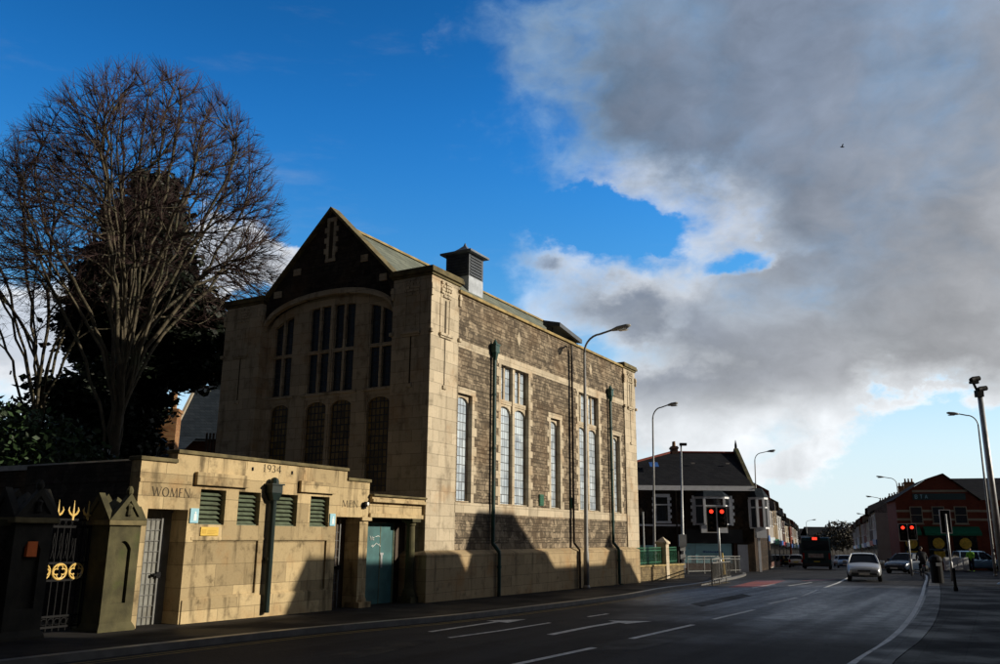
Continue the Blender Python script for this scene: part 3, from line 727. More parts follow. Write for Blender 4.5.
st.box(.385, .5, 4.36, 4.80, 12.05, 12.2); st.box(.385, .5, 4.36, 4.8, 10.6, 10.72)
sw = st.build('slit_window', M['ashlar'], gw, bevel=.01)
mb = MB(); mb.quad((.41,4.49,10.72),(.41,4.67,10.72),(.41,4.67,12.05),(.41,4.49,12.05)); mb.build('pane', M['incised'], sw, fix=False)
for y, z, wy in ((6.05,10.45,.34),(6.9,9.75,.36),(3.1,10.5,.3),(2.28,9.72,.3)):
    mb = MB(); mb.box(.39, .5, y-wy/2, y+wy/2, z-.12, z+.12); mb.build('stone_block', M['ashlar'], gw, bevel=.01)
# ashlar infill with the great window: upper lights with transoms, arched lights beneath
XI = .62
LIGHTS = [(1.97,2.94), (3.51,4.49), (4.57,5.55), (6.22,7.16)]
def lz(y): return arch_z(y)-.30
ih = MB(); holes_u = []
cols_y = sorted({1.70, 7.46, *[v for l in LIGHTS for v in l]})
segs = []
for ya, yb in zip(cols_y, cols_y[1:]):
    k = max(1, int((yb-ya)/.16)); segs += [(ya+(yb-ya)*i/k, ya+(yb-ya)*(i+1)/k) for i in range(k)]
for ya, yb in segs:
    m = (ya+yb)/2; inl = any(a < m < b for a, b in LIGHTS)
    if not inl: ih.quad((XI,ya,.9),(XI,yb,.9),(XI,yb,arch_z(yb)+.03),(XI,ya,arch_z(ya)+.03))
    else:
        ih.quad((XI,ya,lz(ya)),(XI,yb,lz(yb)),(XI,yb,arch_z(yb)+.03),(XI,ya,arch_z(ya)+.03)); ih.quad((XI,ya,lz(ya)),(XI,yb,lz(yb)),(XI+.3,yb,lz(yb)),(XI+.3,ya,lz(ya)))
        ih.quad((XI,ya,5.93),(XI,yb,5.93),(XI,yb,6.12),(XI,ya,6.12)); ih.quad((XI,ya,.9),(XI,yb,.9),(XI,yb,2.9),(XI,ya,2.9))
        ih.quad((XI,ya,6.12),(XI,yb,6.12),(XI+.3,yb,6.12),(XI+.3,ya,6.12))
for a, b in LIGHTS:
    for y in (a, b): ih.quad((XI,y,2.9),(XI+.3,y,2.9),(XI+.3,y,lz(y)),(XI,y,lz(y)))
ih.build('front_infill', M['ashlar'], hall, fix=False)
for q, (a, b) in enumerate(LIGHTS):
    m = (a+b)/2
    f = MB(); f.box(XI+.02, XI+.2, m-.045, m+.045, 6.12, lz(m)+.02); f.box(XI+.03, XI+.2, a, b, 7.5, 7.61)
    f.box(XI-.06, XI+.05, a-.16, b+.16, 6.06, 6.15); f.box(XI+.02, XI+.3, a-.0, a+.05, 6.12, lz(a)); f.box(XI+.02, XI+.3, b-.05, b, 6.12, lz(b))
    wu = f.build('window', M['ashlar'], hall, bevel=.008)
    gl = MB(); gl.quad((XI+.13,a,6.1),(XI+.13,b,6.1),(XI+.13,b,9.3),(XI+.13,a,9.3)); gl.build('glass', M['leaded_front'], wu, fix=False)
    f = MB(); tmp = MB(); arch_plate(tmp, a, b, 5.5, .36, 5.94, 0, .2)
    f.add([(XI+.05+p[1], p[0], p[2]) for p in tmp.v], tmp.f); f.box(XI+.02, XI+.3, a, a+.05, 2.9, 5.93); f.box(XI+.02, XI+.3, b-.05, b, 2.9, 5.93)
    wl = f.build('window', M['ashlar'], hall, bevel=.006)
    gl = MB(); gl.quad((XI+.13,a,2.9),(XI+.13,b,2.9),(XI+.13,b,5.95),(XI+.13,a,5.95)); gl.build('glass', M['leaded_low'], wl, fix=False)
# rear and left walls so the block is closed
mb = MB(); mb.quad((.5,9.2,-1),(16.6,9.2,-1),(16.6,9.2,9),(.5,9.2,9)); mb.build('yard_wall', M['rubble_dark'], hall, fix=False)
# ventilator on the ridge
mb = MB(); vx, vy = 8.95, 4.6; hw = .58
mb.box(vx-hw, vx+hw, vy-hw, vy+hw, 11.3, 12.25); vent = mb.build('ventilator', M['vent_side'], roof)
mb = MB(); mb.box(vx-hw+.02, vx+hw-.02, vy-hw+.02, vy+hw-.02, 12.25, 13.28)
for cx in (-1, 1):
    for cy in (-1, 1): mb.box(vx+cx*(hw-.06)-.06, vx+cx*(hw-.06)+.06, vy+cy*(hw-.06)-.06, vy+cy*(hw-.06)+.06, 12.25, 13.3)
for i in range(7):
    z = 12.32+i*.13
    mb.prism([(vx-hw+.1,vy-hw+.02,z+.1),(vx-hw+.1,vy-hw-.03,z),(vx-hw+.1,vy-hw-.03,z+.03),(vx-hw+.1,vy-hw+.02,z+.12)], (2*hw-.2,0,0)); mb.prism([(vx-hw+.02,vy-hw+.1,z+.1),(vx-hw-.03,vy-hw+.1,z),(vx-hw-.03,vy-hw+.1,z+.03),(vx-hw+.02,vy-hw+.1,z+.12)], (0,2*hw-.2,0))
LV = mb; 
LV.build('louvre', M['vent_dark'], roof)
mb = MB(); e = hw+.2
mb.box(vx-e, vx+e, vy-e, vy+e, 13.28, 13.36)
rings = [(e-.02,13.36),(.38,13.5),(.2,13.66),(.05,13.82),(.015,13.95)]
vs = [(vx+sx*r, vy+sy*r, z) for r, z in rings for sx, sy in ((-1,-1),(1,-1),(1,1),(-1,1))]
mb.add(vs, [(i*4+k, i*4+(k+1)%4, i*4+4+(k+1)%4, i*4+4+k) for i in range(len(rings)-1) for k in range(4)]); mb.build('vent_cap', M['lead'], roof)
# propped roof hatch leaning over the parapet
mb = MB(); mb.add([(8.8,.0,9.82),(10.9,.0,9.55),(10.9,.75,9.72),(8.8,.75,10.0),(8.8,.0,9.66),(10.9,.0,9.38),(10.9,.75,9.5),(8.8,.75,9.8)], [(0,1,2,3),(4,7,6,5),(0,4,5,1),(1,5,6,2),(2,6,7,3),(3,7,4,0)])
mb.box(9.0, 9.1, .45, .7, 9.0, 9.75); mb.box(10.7, 10.8, .45, .7, 9.0, 9.5); mb.build('roof_hatch', M['vent_dark'], roof)
# rainwater pipes
def downpipe(x, ztop, r, mat, hop=True, zshoe=-.3):
    t = MB(); t.tube([(x,.25-r-.05,ztop),(x,.25-r-.05,1.42)], r, 10); t.tube([(x,.25-r-.05,1.42),(x,.25-r-.05,1.36),(x+.02,-.02-r,1.1),(x+.02,-.03-r,1.0),(x+.02,-.03-r,zshoe),(x+.03,-.22-r,zshoe-.08)], r, 10)
    for z in (6.2, 4.4, 2.2, .6): 
        yy = .25-r-.05 if z > 1.2 else -.03-r; xx = x if z > 1.2 else x+.02
        t.lathe([(r*1.25,z),(r*1.25,z+.07)], (xx,yy,0), 10)
    p = t.build('downpipe', mat, hall, smooth=False)
    if hop:
        h = MB(); h.box(x-.13, x+.13, .02, .24, ztop-.05, ztop+.2); h.lathe([(r*1.1,ztop-.3),(.12,ztop-.05)], (x,.12,0), 8); h.box(x-.15, x+.15, .0, .24, ztop+.2, ztop+.25)
        h.lathe([(.1,ztop+.25),(.02,ztop+.42)], (x,.12,0), 8); h.build('hopper', mat, p)
downpipe(3.95, 7.72, .062, M['green_paint']); downpipe(14.12, 7.72, .062, M['green_paint']); downpipe(10.2, 9.2, .04, M['dark_pipe'], False)
for s in (7.56, 10.2):
    mb = MB(); mb.box(s-.16, s+.16, .2, .26, 2.68, 3.08)
    for i in range(5): mb.box(s-.14, s+.14, .185, .2, 2.72+i*.07, 2.76+i*.07)
    mb.build('wall_vent', M['green_bright'], hall)
# ------------------------------------------------------------------ low stone toilet block beside the hall
wc = thing('toilet_block', 'low sunlit stone lavatory block marked WOMEN and MEN with slatted vents, dated 1934', 'toilet block', (-1.929, 23.398, .0744), ROTZ); wc.scale = (.9535,)*3
TY = 1.05; TB = -1.0
VENTS = [(-7.24,-6.52), (-6.14,-5.46), (-4.93,-4.20), (-3.72,-3.01)]
holes = [(-8.56,-7.54,TB,2.09,.6), (-2.70,-1.72,TB,2.06,.6)] + [(a,b,1.79,2.55,.3) for a, b in VENTS] + [(-7.34,-5.43,.27,1.45,.05), (-5.0,-3.03,.25,1.45,.05)]
mb = MB(); wall_holes(mb, -8.83, -1.36, TB, 3.06, TY, holes, .3)
ew = MB(); ew.quad((-8.83,TY+.3,TB),(-8.83,5,TB),(-8.83,5,3.06),(-8.83,TY+.3,3.06)); ew.build('end_wall', M['rubble_dark'], wc, fix=False); mb.quad((-8.83,TY,TB),(-8.83,TY+.3,TB),(-8.83,TY+.3,3.06),(-8.83,TY,3.06)); mb.quad((-1.36,TY,TB),(-1.36,5,TB),(-1.36,5,3.06),(-1.36,TY,3.06)); mb.quad((-8.83,5,TB),(-1.36,5,TB),(-1.36,5,3.06),(-8.83,5,3.06))
for a, b in ((-7.34,-5.43),(-5.0,-3.03)): mb.quad((a,TY+.05,.25),(b,TY+.05,.25),(b,TY+.05,1.46),(a,TY+.05,1.46))
mb.box(-8.8, -1.4, 1.4, 4.9, 2.8, 3.0)
mb.box(-7.94, -5.955, TY+.002, TY+.3, 3.06, 3.27); mb.box(-5.945, -2.34, TY+.002, TY+.3, 3.06, 3.27)
mb.build('wall', M['ashlar_toilet'], wc, fix=False)
cp = MB()
for a, b, z in ((-8.88,-7.94,3.06),(-7.96,-2.31,3.27),(-2.33,-1.33,3.02)):
    cp = MB(); cp.box(a, b, TY-.05, TY+.36, z+.001, z+.085); cp.build('coping', M['coping_lichen'], wc, bevel=.015)
for a, b, d, z0, z1 in ((-7.45,-5.93,.1,2.63,2.91),(-4.2,-2.88,.1,2.63,2.91),(-8.83,-7.5,.02,2.62,2.70)):
    mb = MB(); mb.box(a, b, TY-d, TY+.05, z0, z1); mb.build('lintel', M['ashlar_toilet'], wc, bevel=.012)
for a, b, d, z0, z1 in ((-7.4,-5.1,.012,1.46,1.52),(-5.0,-2.9,.012,1.46,1.52),(-7.5,-2.75,.03,TB,.22)):
    mb = MB(); mb.box(a, b, TY-d, TY+.03, z0, z1); mb.build('stone_ledge', M['ashlar_toilet'], wc, bevel=.006)
for a, b in VENTS:
    v = MB(); n = 7
    for i in range(n):
        z = 1.83+i*.1
        v.prism([(a+.02,TY+.10,z),(a+.02,TY+.20,z+.085),(a+.02,TY+.215,z+.075),(a+.02,TY+.115,z-.012)], (b-a-.04,0,0))
    v.box(a, b, TY+.06, TY+.3, 1.77, 1.815)
    lv = v.build('louvre_vent', M['louvre_paint'], wc); q = MB(); q.quad((a,TY+.26,1.79),(b,TY+.26,1.79),(b,TY+.26,2.55),(a,TY+.26,2.55)); q.build('backing', M['sign_ink'], lv, fix=False)
def barred_door(a, b, top, col, label):
    d = MB(); d.quad((a,TY+.5,TB),(b,TY+.5,TB),(b,TY+.5,top),(a,TY+.5,top))
    dd = d.build('door', col, wc, fix=False, label=label)
    gr = MB(); y = TY+.475; w = b-a
    for i in range(7): x = a+.03+(w-.30)*i/6; gr.box(x-.006, x+.006, y, y+.012, -.35, top-.05)
    for i in range(10): z = -.1+i*.22; gr.box(a+.02, b-.26, y-.004, y+.01, z-.006, z+.006)
    gr.box(b-.28, b-.24, y-.02, y+.02, -.4, top); gr.box(a, b, y-.015, y+.03, top-.06, top)
    gr.build('grille', M['rail_grey'], dd)
    h = MB(); h.box(b-.42, b-.2, y-.05, y-.01, .72, .76); h.lathe([(.02,-.09),(.035,-.07),(.035,-.05)], (b-.38,y,.74), 8, 'y'); h.box(b-.3, b-.18, y-.045, y-.012, .68, .8); h.build('bolt', M['black_iron'], dd)
    return dd
barred_door(-8.56, -7.54, 2.09, M['grille_grey'], None); barred_door(-2.70, -1.72, 2.06, M['door_wood'], 'dark recessed door behind bars')
def ring(mb, cx, cz, rx, rz, t, y, y2, a0=0., a1=360., n=22, thin=.45):
    pts = []
    for i in range(n+1):
        a = rad(a0+(a1-a0)*i/n); tt = t*(thin+(1-thin)*abs(math.cos(a))); pts.append(((cx+rx*math.cos(a), cz+rz*math.sin(a)), (cx+(rx-tt)*math.cos(a), cz+(rz-tt)*math.sin(a))))
    for (o0, i0), (o1, i1) in zip(pts, pts[1:]): mb.quad((o0[0],y,o0[1]),(o1[0],y,o1[1]),(i1[0],y,i1[1]),(i0[0],y,i0[1]))
def stroke(mb, p, q, t, y):
    d = Vector((q[0]-p[0], q[1]-p[1])); n = Vector((-d.y, d.x)).normalized()*t/2
    # horizontal cut ends
    mb.quad((p[0]-t/2,y,p[1]),(p[0]+t/2,y,p[1]),(q[0]+t/2,y,q[1]),(q[0]-t/2,y,q[1])) if abs(d.y) > abs(d.x)*.5 else mb.quad((p[0],y,p[1]-t/2),(q[0],y,q[1]-t/2),(q[0],y,q[1]+t/2),(p[0],y,p[1]+t/2))
def roman(mb, text, x, z, h, y, adv_total):
    """incised roman capitals: thick and thin strokes with small serifs"""
    W = {'W':1.25,'O':1.0,'M':1.1,'E':.62,'N':.95,'1':.42,'9':.62,'3':.58,'4':.66}
    gap = .16; tot = sum(W[c] for c in text)+gap*(len(text)-1); k = adv_total/tot; T, t = .13*h*1.1, .06*h*1.1; k_ = 0
    def S(a, b, th): k_ = len(mb.v); stroke(mb, (x0+a[0]*k, z+a[1]*h), (x0+b[0]*k, z+b[1]*h), th, y-.0004*random.random()-.0005)
    def serif(ax, az, w=.12): S((ax-w, az), (ax+w, az), t*.8)
    x0 = x
    for c in text:
        w = W[c]
        if c == 'W': S((0,1),(w*.28,0),T); S((w*.28,0),(w*.5,.95),t); S((w*.5,.95),(w*.74,0),T); S((w*.74,0),(w,1),t); serif(0,1); serif(w,1); serif(w*.5,.97,.08)
        elif c == 'M': S((w*.06,0),(w*.16,1),t); S((w*.16,1),(w*.5,.05),T); S((w*.5,.05),(w*.84,1),t); S((w*.84,1),(w*.95,0),T); serif(w*.06,0); serif(w*.95,0)
        elif c == 'N': S((w*.1,0),(w*.1,1),t); S((w*.1,1),(w*.9,0),T); S((w*.9,0),(w*.9,1),t); serif(w*.1,0); serif(w*.9,1); serif(w*.08,1,.08)
        elif c == 'E': S((w*.2,0),(w*.2,1),T); S((w*.1,.97),(w*.95,.97),t); S((w*.2,.52),(w*.8,.52),t); S((w*.1,.03),(w,.03),t)
        elif c == 'O': ring(mb, x0+w*k/2, z+h/2, w*k/2, h*.51, T, y-.0005)
        elif c == '1': S((w*.5,0),(w*.5,1),T); S((w*.15,.85),(w*.5,.99),t); serif(w*.5,0,.16)
        elif c == '9': ring(mb, x0+w*k*.5, z+h*.68, w*k*.45, h*.32, T, y-.0005); ring(mb, x0+w*k*.38, z+h*.62, w*k*.57, h*.62, T*.9, y-.0008, y, -75, 15)
        elif c == '3': ring(mb, x0+w*k*.4, z+h*.76, w*k*.4, h*.25, T, y-.0005, y, -85, 150); ring(mb, x0+w*k*.4, z+h*.26, w*k*.5, h*.28, T, y-.0008, y, -150, 85)
        elif c == '4': S((w*.72,0),(w*.72,1),T); S((w*.72,1),(0,.3),t); S((0,.3),(w*1.02,.3),t)
        x0 += (w+gap)*k
_ring = ring
def ring(mb, cx, cz, rx, rz, t, y, y2=0, a0=0., a1=360., n=22, thin=.45): _ring(mb, cx, cz, rx, rz, t, y, y2, a0, a1, n, thin)
for txt, x, z, h, w in (('WOMEN',-8.50,2.345,.19,.97), ('MEN',-2.50,2.32,.18,.66), ('1934',-5.44,3.05,.18,.60)):
    mb = MB(); roman(mb, txt, x, z, h, TY-.003, w); mb.build('lettering', M['incised'], wc, fix=False)
for a, b in ((-7.49,-7.27), (-2.98,-2.77)):
    mb = MB(); mb.box(a, b, TY-.03, TY-.001, 1.82, 2.13); sg = mb.build('toilet_sign', M['sign_blue'], wc)
    p = MB(); c = (a+b)/2; p.lathe([(.002,-.002),(.022,-.001),(.022,.0)], (c+.02,TY-.032,2.04), 8, 'y'); p.prism([(c-.01,TY-.0325,2.01),(c+.05,TY-.0325,2.01),(c+.06,TY-.0325,1.87),(c-.02,TY-.0325,1.87)], (0,.002,0)); p.build('pictogram', M['sign_white'], sg)
mb = MB(); mb.box(-7.17, -6.67, TY-.025, TY-.001, 1.55, 1.74); sg = mb.build('notice_plate', M['sign_yellow'], wc, bevel=.008)
mb = MB()
for i, (w0, w1) in enumerate(((.04,.15),(.19,.44),(.19,.46),(.19,.4))): mb.box(-7.17+w0, -7.17+w1, TY-.0275, TY-.02, 1.70-.033*i-.012 if i else 1.60, 1.70-.033*i+.004 if i else 1.69)
mb.build('print', M['sign_print'], sg)
for x in (-5.78,-4.46):
    mb = MB(); mb.box(x-.02, x+.02, TY-.02, TY+.02, 3.05, 3.13); mb.build('fixing', M['black_iron'], wc)
mb = MB(); mb.tube([(-5.14,TY-.12,2.5),(-5.14,TY-.12,-.18)], .075, 10); mb.box(-5.22,-5.06,TY-.14,TY,1.0,1.06); mb.tube([(-5.20,TY-.12,2.8),(-5.2,TY-.12,2.5)], .05, 8)
dp = mb.build('downpipe', M['pipe_black'], wc)
mb = MB(); mb.box(-5.33,-4.99,TY-.24,TY-.002,2.56,2.74); mb.add([(-5.33,TY-.24,2.56),(-4.99,TY-.24,2.56),(-4.99,TY-.002,2.56),(-5.33,TY-.002,2.56),(-5.23,TY-.2,2.38),(-5.06,TY-.2,2.38),(-5.06,TY-.03,2.38),(-5.23,TY-.03,2.38)], [(0,1,5,4),(1,2,6,5),(2,3,7,6),(3,0,4,7),(4,5,6,7)]); mb.box(-5.37,-4.95,TY-.27,TY-.002,2.74,2.775); mb.lathe([(.11,2.775),(.11,2.84),(.08,2.90),(.02,2.93)], (-5.16,TY-.12,0), 10); mb.build('hopper', M['pipe_black'], dp)
mb = MB(); mb.lathe([(.01,-.14),(.07,-.12),(.075,-.05),(.05,0)], (-1.60,TY,2.42), 10, 'y'); mb.box(-1.67,-1.53,TY-.05,TY,2.3,2.36); lp = mb.build('bulkhead_light', M['black_iron'], wc)
mb = MB(); mb.lathe([(.005,-.155),(.045,-.15),(.05,-.135)], (-1.58,TY,2.43), 10, 'y'); mb.build('lens', M['sign_white'], lp)

# ------------------------------------------------------------------ pillared porch between toilets and hall
po = thing('stone_porch', 'small pillared stone porch with a graffitied green door between lavatories and hall', 'porch', (HC.x, HC.y, 0), ROTZ)
PY = .3
mb = MB(); mb.box(-2.235,.2,PY-.02,1.4,2.05,2.16); mb.box(-2.233,.17,PY+.03,1.4,2.16,2.45); mb.box(-2.237,.22,PY-.10,1.4,2.45,2.53); mb.box(-2.234,.2,PY-.05,1.4,2.53,2.6); mb.build('entablature', M['ashlar_toilet'], po, bevel=.01)
mb = MB(); mb.box(-2.24,.24,PY-.12,1.5,2.6,2.66); mb.build('lead_roof', M['coping_lichen'], po, bevel=.02)
for x in (-2.37, -.12):
    mb = MB(); mb.lathe([(.21,-.6),(.21,-.02),(.19,.02),(.175,.1),(.15,.13),(.135,.2),(.13,1.0),(.115,1.85),(.14,1.88),(.14,1.93),(.17,1.96)], (x,PY+.18,0), 16); mb.box(x-.2,x+.2,PY-.02,PY+.38,1.96,2.05); mb.box(x-.24,x+.24,PY-.06,PY+.42,TB,-.08); mb.build('column', M['moss_stone'] if x > -1 else M['ashlar_toilet'], po, smooth=False)
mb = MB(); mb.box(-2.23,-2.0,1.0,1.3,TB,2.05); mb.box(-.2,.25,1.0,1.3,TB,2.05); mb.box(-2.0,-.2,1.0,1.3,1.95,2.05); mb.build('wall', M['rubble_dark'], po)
mb = MB(); mb.box(-2.05,-.44,.86,.9,-.6,1.93); dr = mb.build('door', M['door_green'], po)
mb = MB(); mb.box(-1.05,-1.02,.852,.86,-.6,1.93); mb.box(-.46,-.40,.84,.92,-.6,1.95); mb.build('door_strip', M['louvre_paint'], dr)
mb = MB(); mb.box(-1.02,-.94,.83,.86,.72,1.06); mb.box(-1.05,-.90,.83,.855,1.06,1.12); mb.build('handle', M['galvanised'], dr)
mb = MB(); mb.box(-.39,.24,.95,.99,-.6,1.95); mb.build('door', M['door_wood'], po, label='shadowed plain dark door leaf')
gs = MB()
def scrib(pts): gs.tube([(-1.52+p[0]*1.0, .853, 1.2+p[1]*.6) for p in pts], .009, 4)
scrib([(.02,.62),(.06,.42),(.12,.60),(.13,.44)]); scrib([(.14,.52),(.2,.56),(.19,.46),(.14,.46),(.2,.42)]); scrib([(.08,.16),(.17,.22),(.14,.12),(.26,.24),(.3,.3),(.4,.22),(.46,.26)]); scrib([(.26,.58),(.36,.62),(.44,.6)]); scrib([(.44,.2),(.5,.16)])
gs.build('graffiti', M['scribble_white'], dr)

# ------------------------------------------------------------------ gate with gabled stone piers
def pier(name, label, s0, y0, mat):
    p = thing(name, label, 'gate pier', tuple(sp(s0, y0)), ROTZ, 'stone gate piers by the lavatories')
    w = .76; mb = MB(); mb.box(-.06,w+.06,-.06,w+.06,-.6,.06); mb.add([(-.06,-.06,.06),(w+.06,-.06,.06),(w+.06,w+.06,.06),(-.06,w+.06,.06),(0,0,.16),(w,0,.16),(w,w,.16),(0,w,.16)], [(0,1,5,4),(1,2,6,5),(2,3,7,6),(3,0,4,7)]); mb.build('base', mat, p)
    mb = MB(); wall_holes(mb, 0, w, .16, 1.9, 0, [(.2,.56,.5,1.62,.07)], .07); mb.quad((.2,.07,.5),(.56,.07,.5),(.56,.07,1.75),(.2,.07,1.75))
    mb.quad((0,0,.16),(0,w,.16),(0,w,1.9),(0,0,1.9)); mb.quad((w,0,.16),(w,w,.16),(w,w,1.9),(w,0,1.9)); mb.quad((0,w,.16),(w,w,.16),(w,w,1.9),(0,w,1.9)); tmp = MB(); arch_plate(tmp, .2, .56, 1.48, .14, 1.63, -.001, .07, tudor=False); mb.add(tmp.v, tmp.f); mb.build('shaft', mat, p, fix=False)
    mb = MB(); mb.box(-.08,w+.08,-.08,w+.08,1.9,2.0); mb.build('cornice', M['coping_lichen'], p, bevel=.02)
    c = w/2; mb = MB()
    for ax in (0, 1):
        poly = [(-.07,2.0),(w+.07,2.0),(c,2.5)]; ip = [(.13,2.06),(w-.13,2.06),(c,2.36)]
        for d0, d1 in ((-.08,.06),(w-.06,w+.08)):
            # open gable: frame round a carved panel
            for k in range(3):
                a, b = poly[k], poly[(k+1)%3]; ai, bi = ip[k], ip[(k+1)%3]
                P = [(a[0],d0,a[1]),(b[0],d0,b[1]),(bi[0],d0,bi[1]),(ai[0],d0,ai[1])]
                if ax: P = [(q[1],q[0],q[2]) for q in P]
                mb.prism(P, (0,d1-d0,0) if not ax else (d1-d0,0,0))
            P = [(q[0], d0+.045 if d0 < 0 else d1-.045, q[1]) for q in ip]
            if ax: P = [(q[1],q[0],q[2]) for q in P]
            mb.add(P, [(0,1,2)])
    mb.add([(-.04,-.04,2.0),(w+.04,-.04,2.0),(w+.04,w+.04,2.0),(-.04,w+.04,2.0),(c,c,2.44)], [(0,1,4),(1,2,4),(2,3,4),(3,0,4)])
    mb.lathe([(.03,2.44),(.07,2.5),(.075,2.56),(.03,2.63)], (c,-.01,0), 8); mb.lathe([(.02,2.05),(.07,2.1),(.05,2.2),(.08,2.26),(.02,2.31)], (c,-.045,0), 8)
    mb.build('gablet_cap', mat, p, fix=False)
    return p
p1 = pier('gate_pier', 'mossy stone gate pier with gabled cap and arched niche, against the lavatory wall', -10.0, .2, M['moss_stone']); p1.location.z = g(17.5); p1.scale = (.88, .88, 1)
p2 = pier('gate_pier', 'shadowed stone gate pier with a small orange plate at the far left', -11.78, .2, M['shaded_pier_stone']); p2.location.z = g(16.2); p2.scale = (.88, .88, 1)
mb = MB(); mb.box(.28,.48,-.02,.068,1.35,1.6); op = mb.build('plate', M['sign_orange'], p2)
gt = thing('iron_gate', 'black wrought iron gate with gilded spear tops and quatrefoil band', 'gate', tuple(sp(-11.12, .75, g(16.9))), ROTZ)
GW = 1.16; mb = MB()
for i in range(9):
    x = .08+(GW-.16)*i/8; mb.tube([(x,0,.05),(x,0,1.9)], .013, 6)
for z in (.12,.30,.92,1.22,1.86,1.99): mb.box(0,GW,-.015,.015,z-.018,z+.018)
mb.box(0,.05,-.025,.025,0,2.0); mb.box(GW-.05,GW,-.025,.025,0,2.0)
for i in range(8):
    x = .16+(GW-.16)*i/8
    for z in (.21,1.93): mb.tube([(x+.055*math.cos(2*PI*k/10),0,z+.055*math.sin(2*PI*k/10)) for k in range(11)], .008, 4)
    for sgn in (-1, 1): mb.tube([(x-sgn*.03,0,1.3),(x+sgn*.0,0,1.45),(x-sgn*.02,0,1.6),(x,0,1.75)], .006, 4)
mb.build('gate_leaf', M['black_iron'], gt)
for i in range(3):
    x = .26+i*.32; q = MB()
    q.tube([(x+.135*math.cos(2*PI*k/20),-.02,1.07+.135*math.sin(2*PI*k/20)) for k in range(21)], .016, 5)
    for k in range(4):
        a = k*PI/2+PI/4*0; cx, cz = x+.065*math.cos(a), 1.07+.065*math.sin(a); q.tube([(cx+.052*math.cos(a-2.2+4.4*j/8),-.02,cz+.052*math.sin(a-2.2+4.4*j/8)) for j in range(9)], .012, 5)
    q.build('quatrefoil', M['gold_paint'], gt)
for i in range(4):
    x = .12+i*.3; q = MB()
    q.tube([(x,0,1.98),(x,0,2.12),(x,0,2.34)], [.028,.022,.004], 6)
    for sgn in (-1, 1): q.tube([(x,0,2.05),(x+sgn*.07,0,2.10),(x+sgn*.10,0,2.16),(x+sgn*.085,0,2.22)], [.02,.02,.016,.004], 6)
    q.build('finial', M['gold_paint'], gt)
# yard walls behind
yw = thing('yard_wall', 'dark yard wall with a pale coping behind the gate and piers', 'wall', tuple(sp(-8.2, 1.8)), ROTZ)
mb = MB(); mb.box(-.2,.2,0,16,-1,3.02); mb.build('wall', M['rubble_dark'], yw); mb = MB(); mb.box(-.28,.28,0,16,3.02,3.14); mb.build('coping', M['galvanised'], yw)
gwl = thing('boundary_wall', 'dark stone boundary wall running on from the left gate pier', 'wall', tuple(sp(-30, .4)), ROTZ)
mb = MB(); mb.box(0,18.3,0,.4,-1,1.7); mb.build('wall', M['rubble_dark'], gwl); mb = MB(); mb.box(0,18.3,-.06,.46,1.7,1.8); mb.build('coping', M['moss_stone'], gwl)
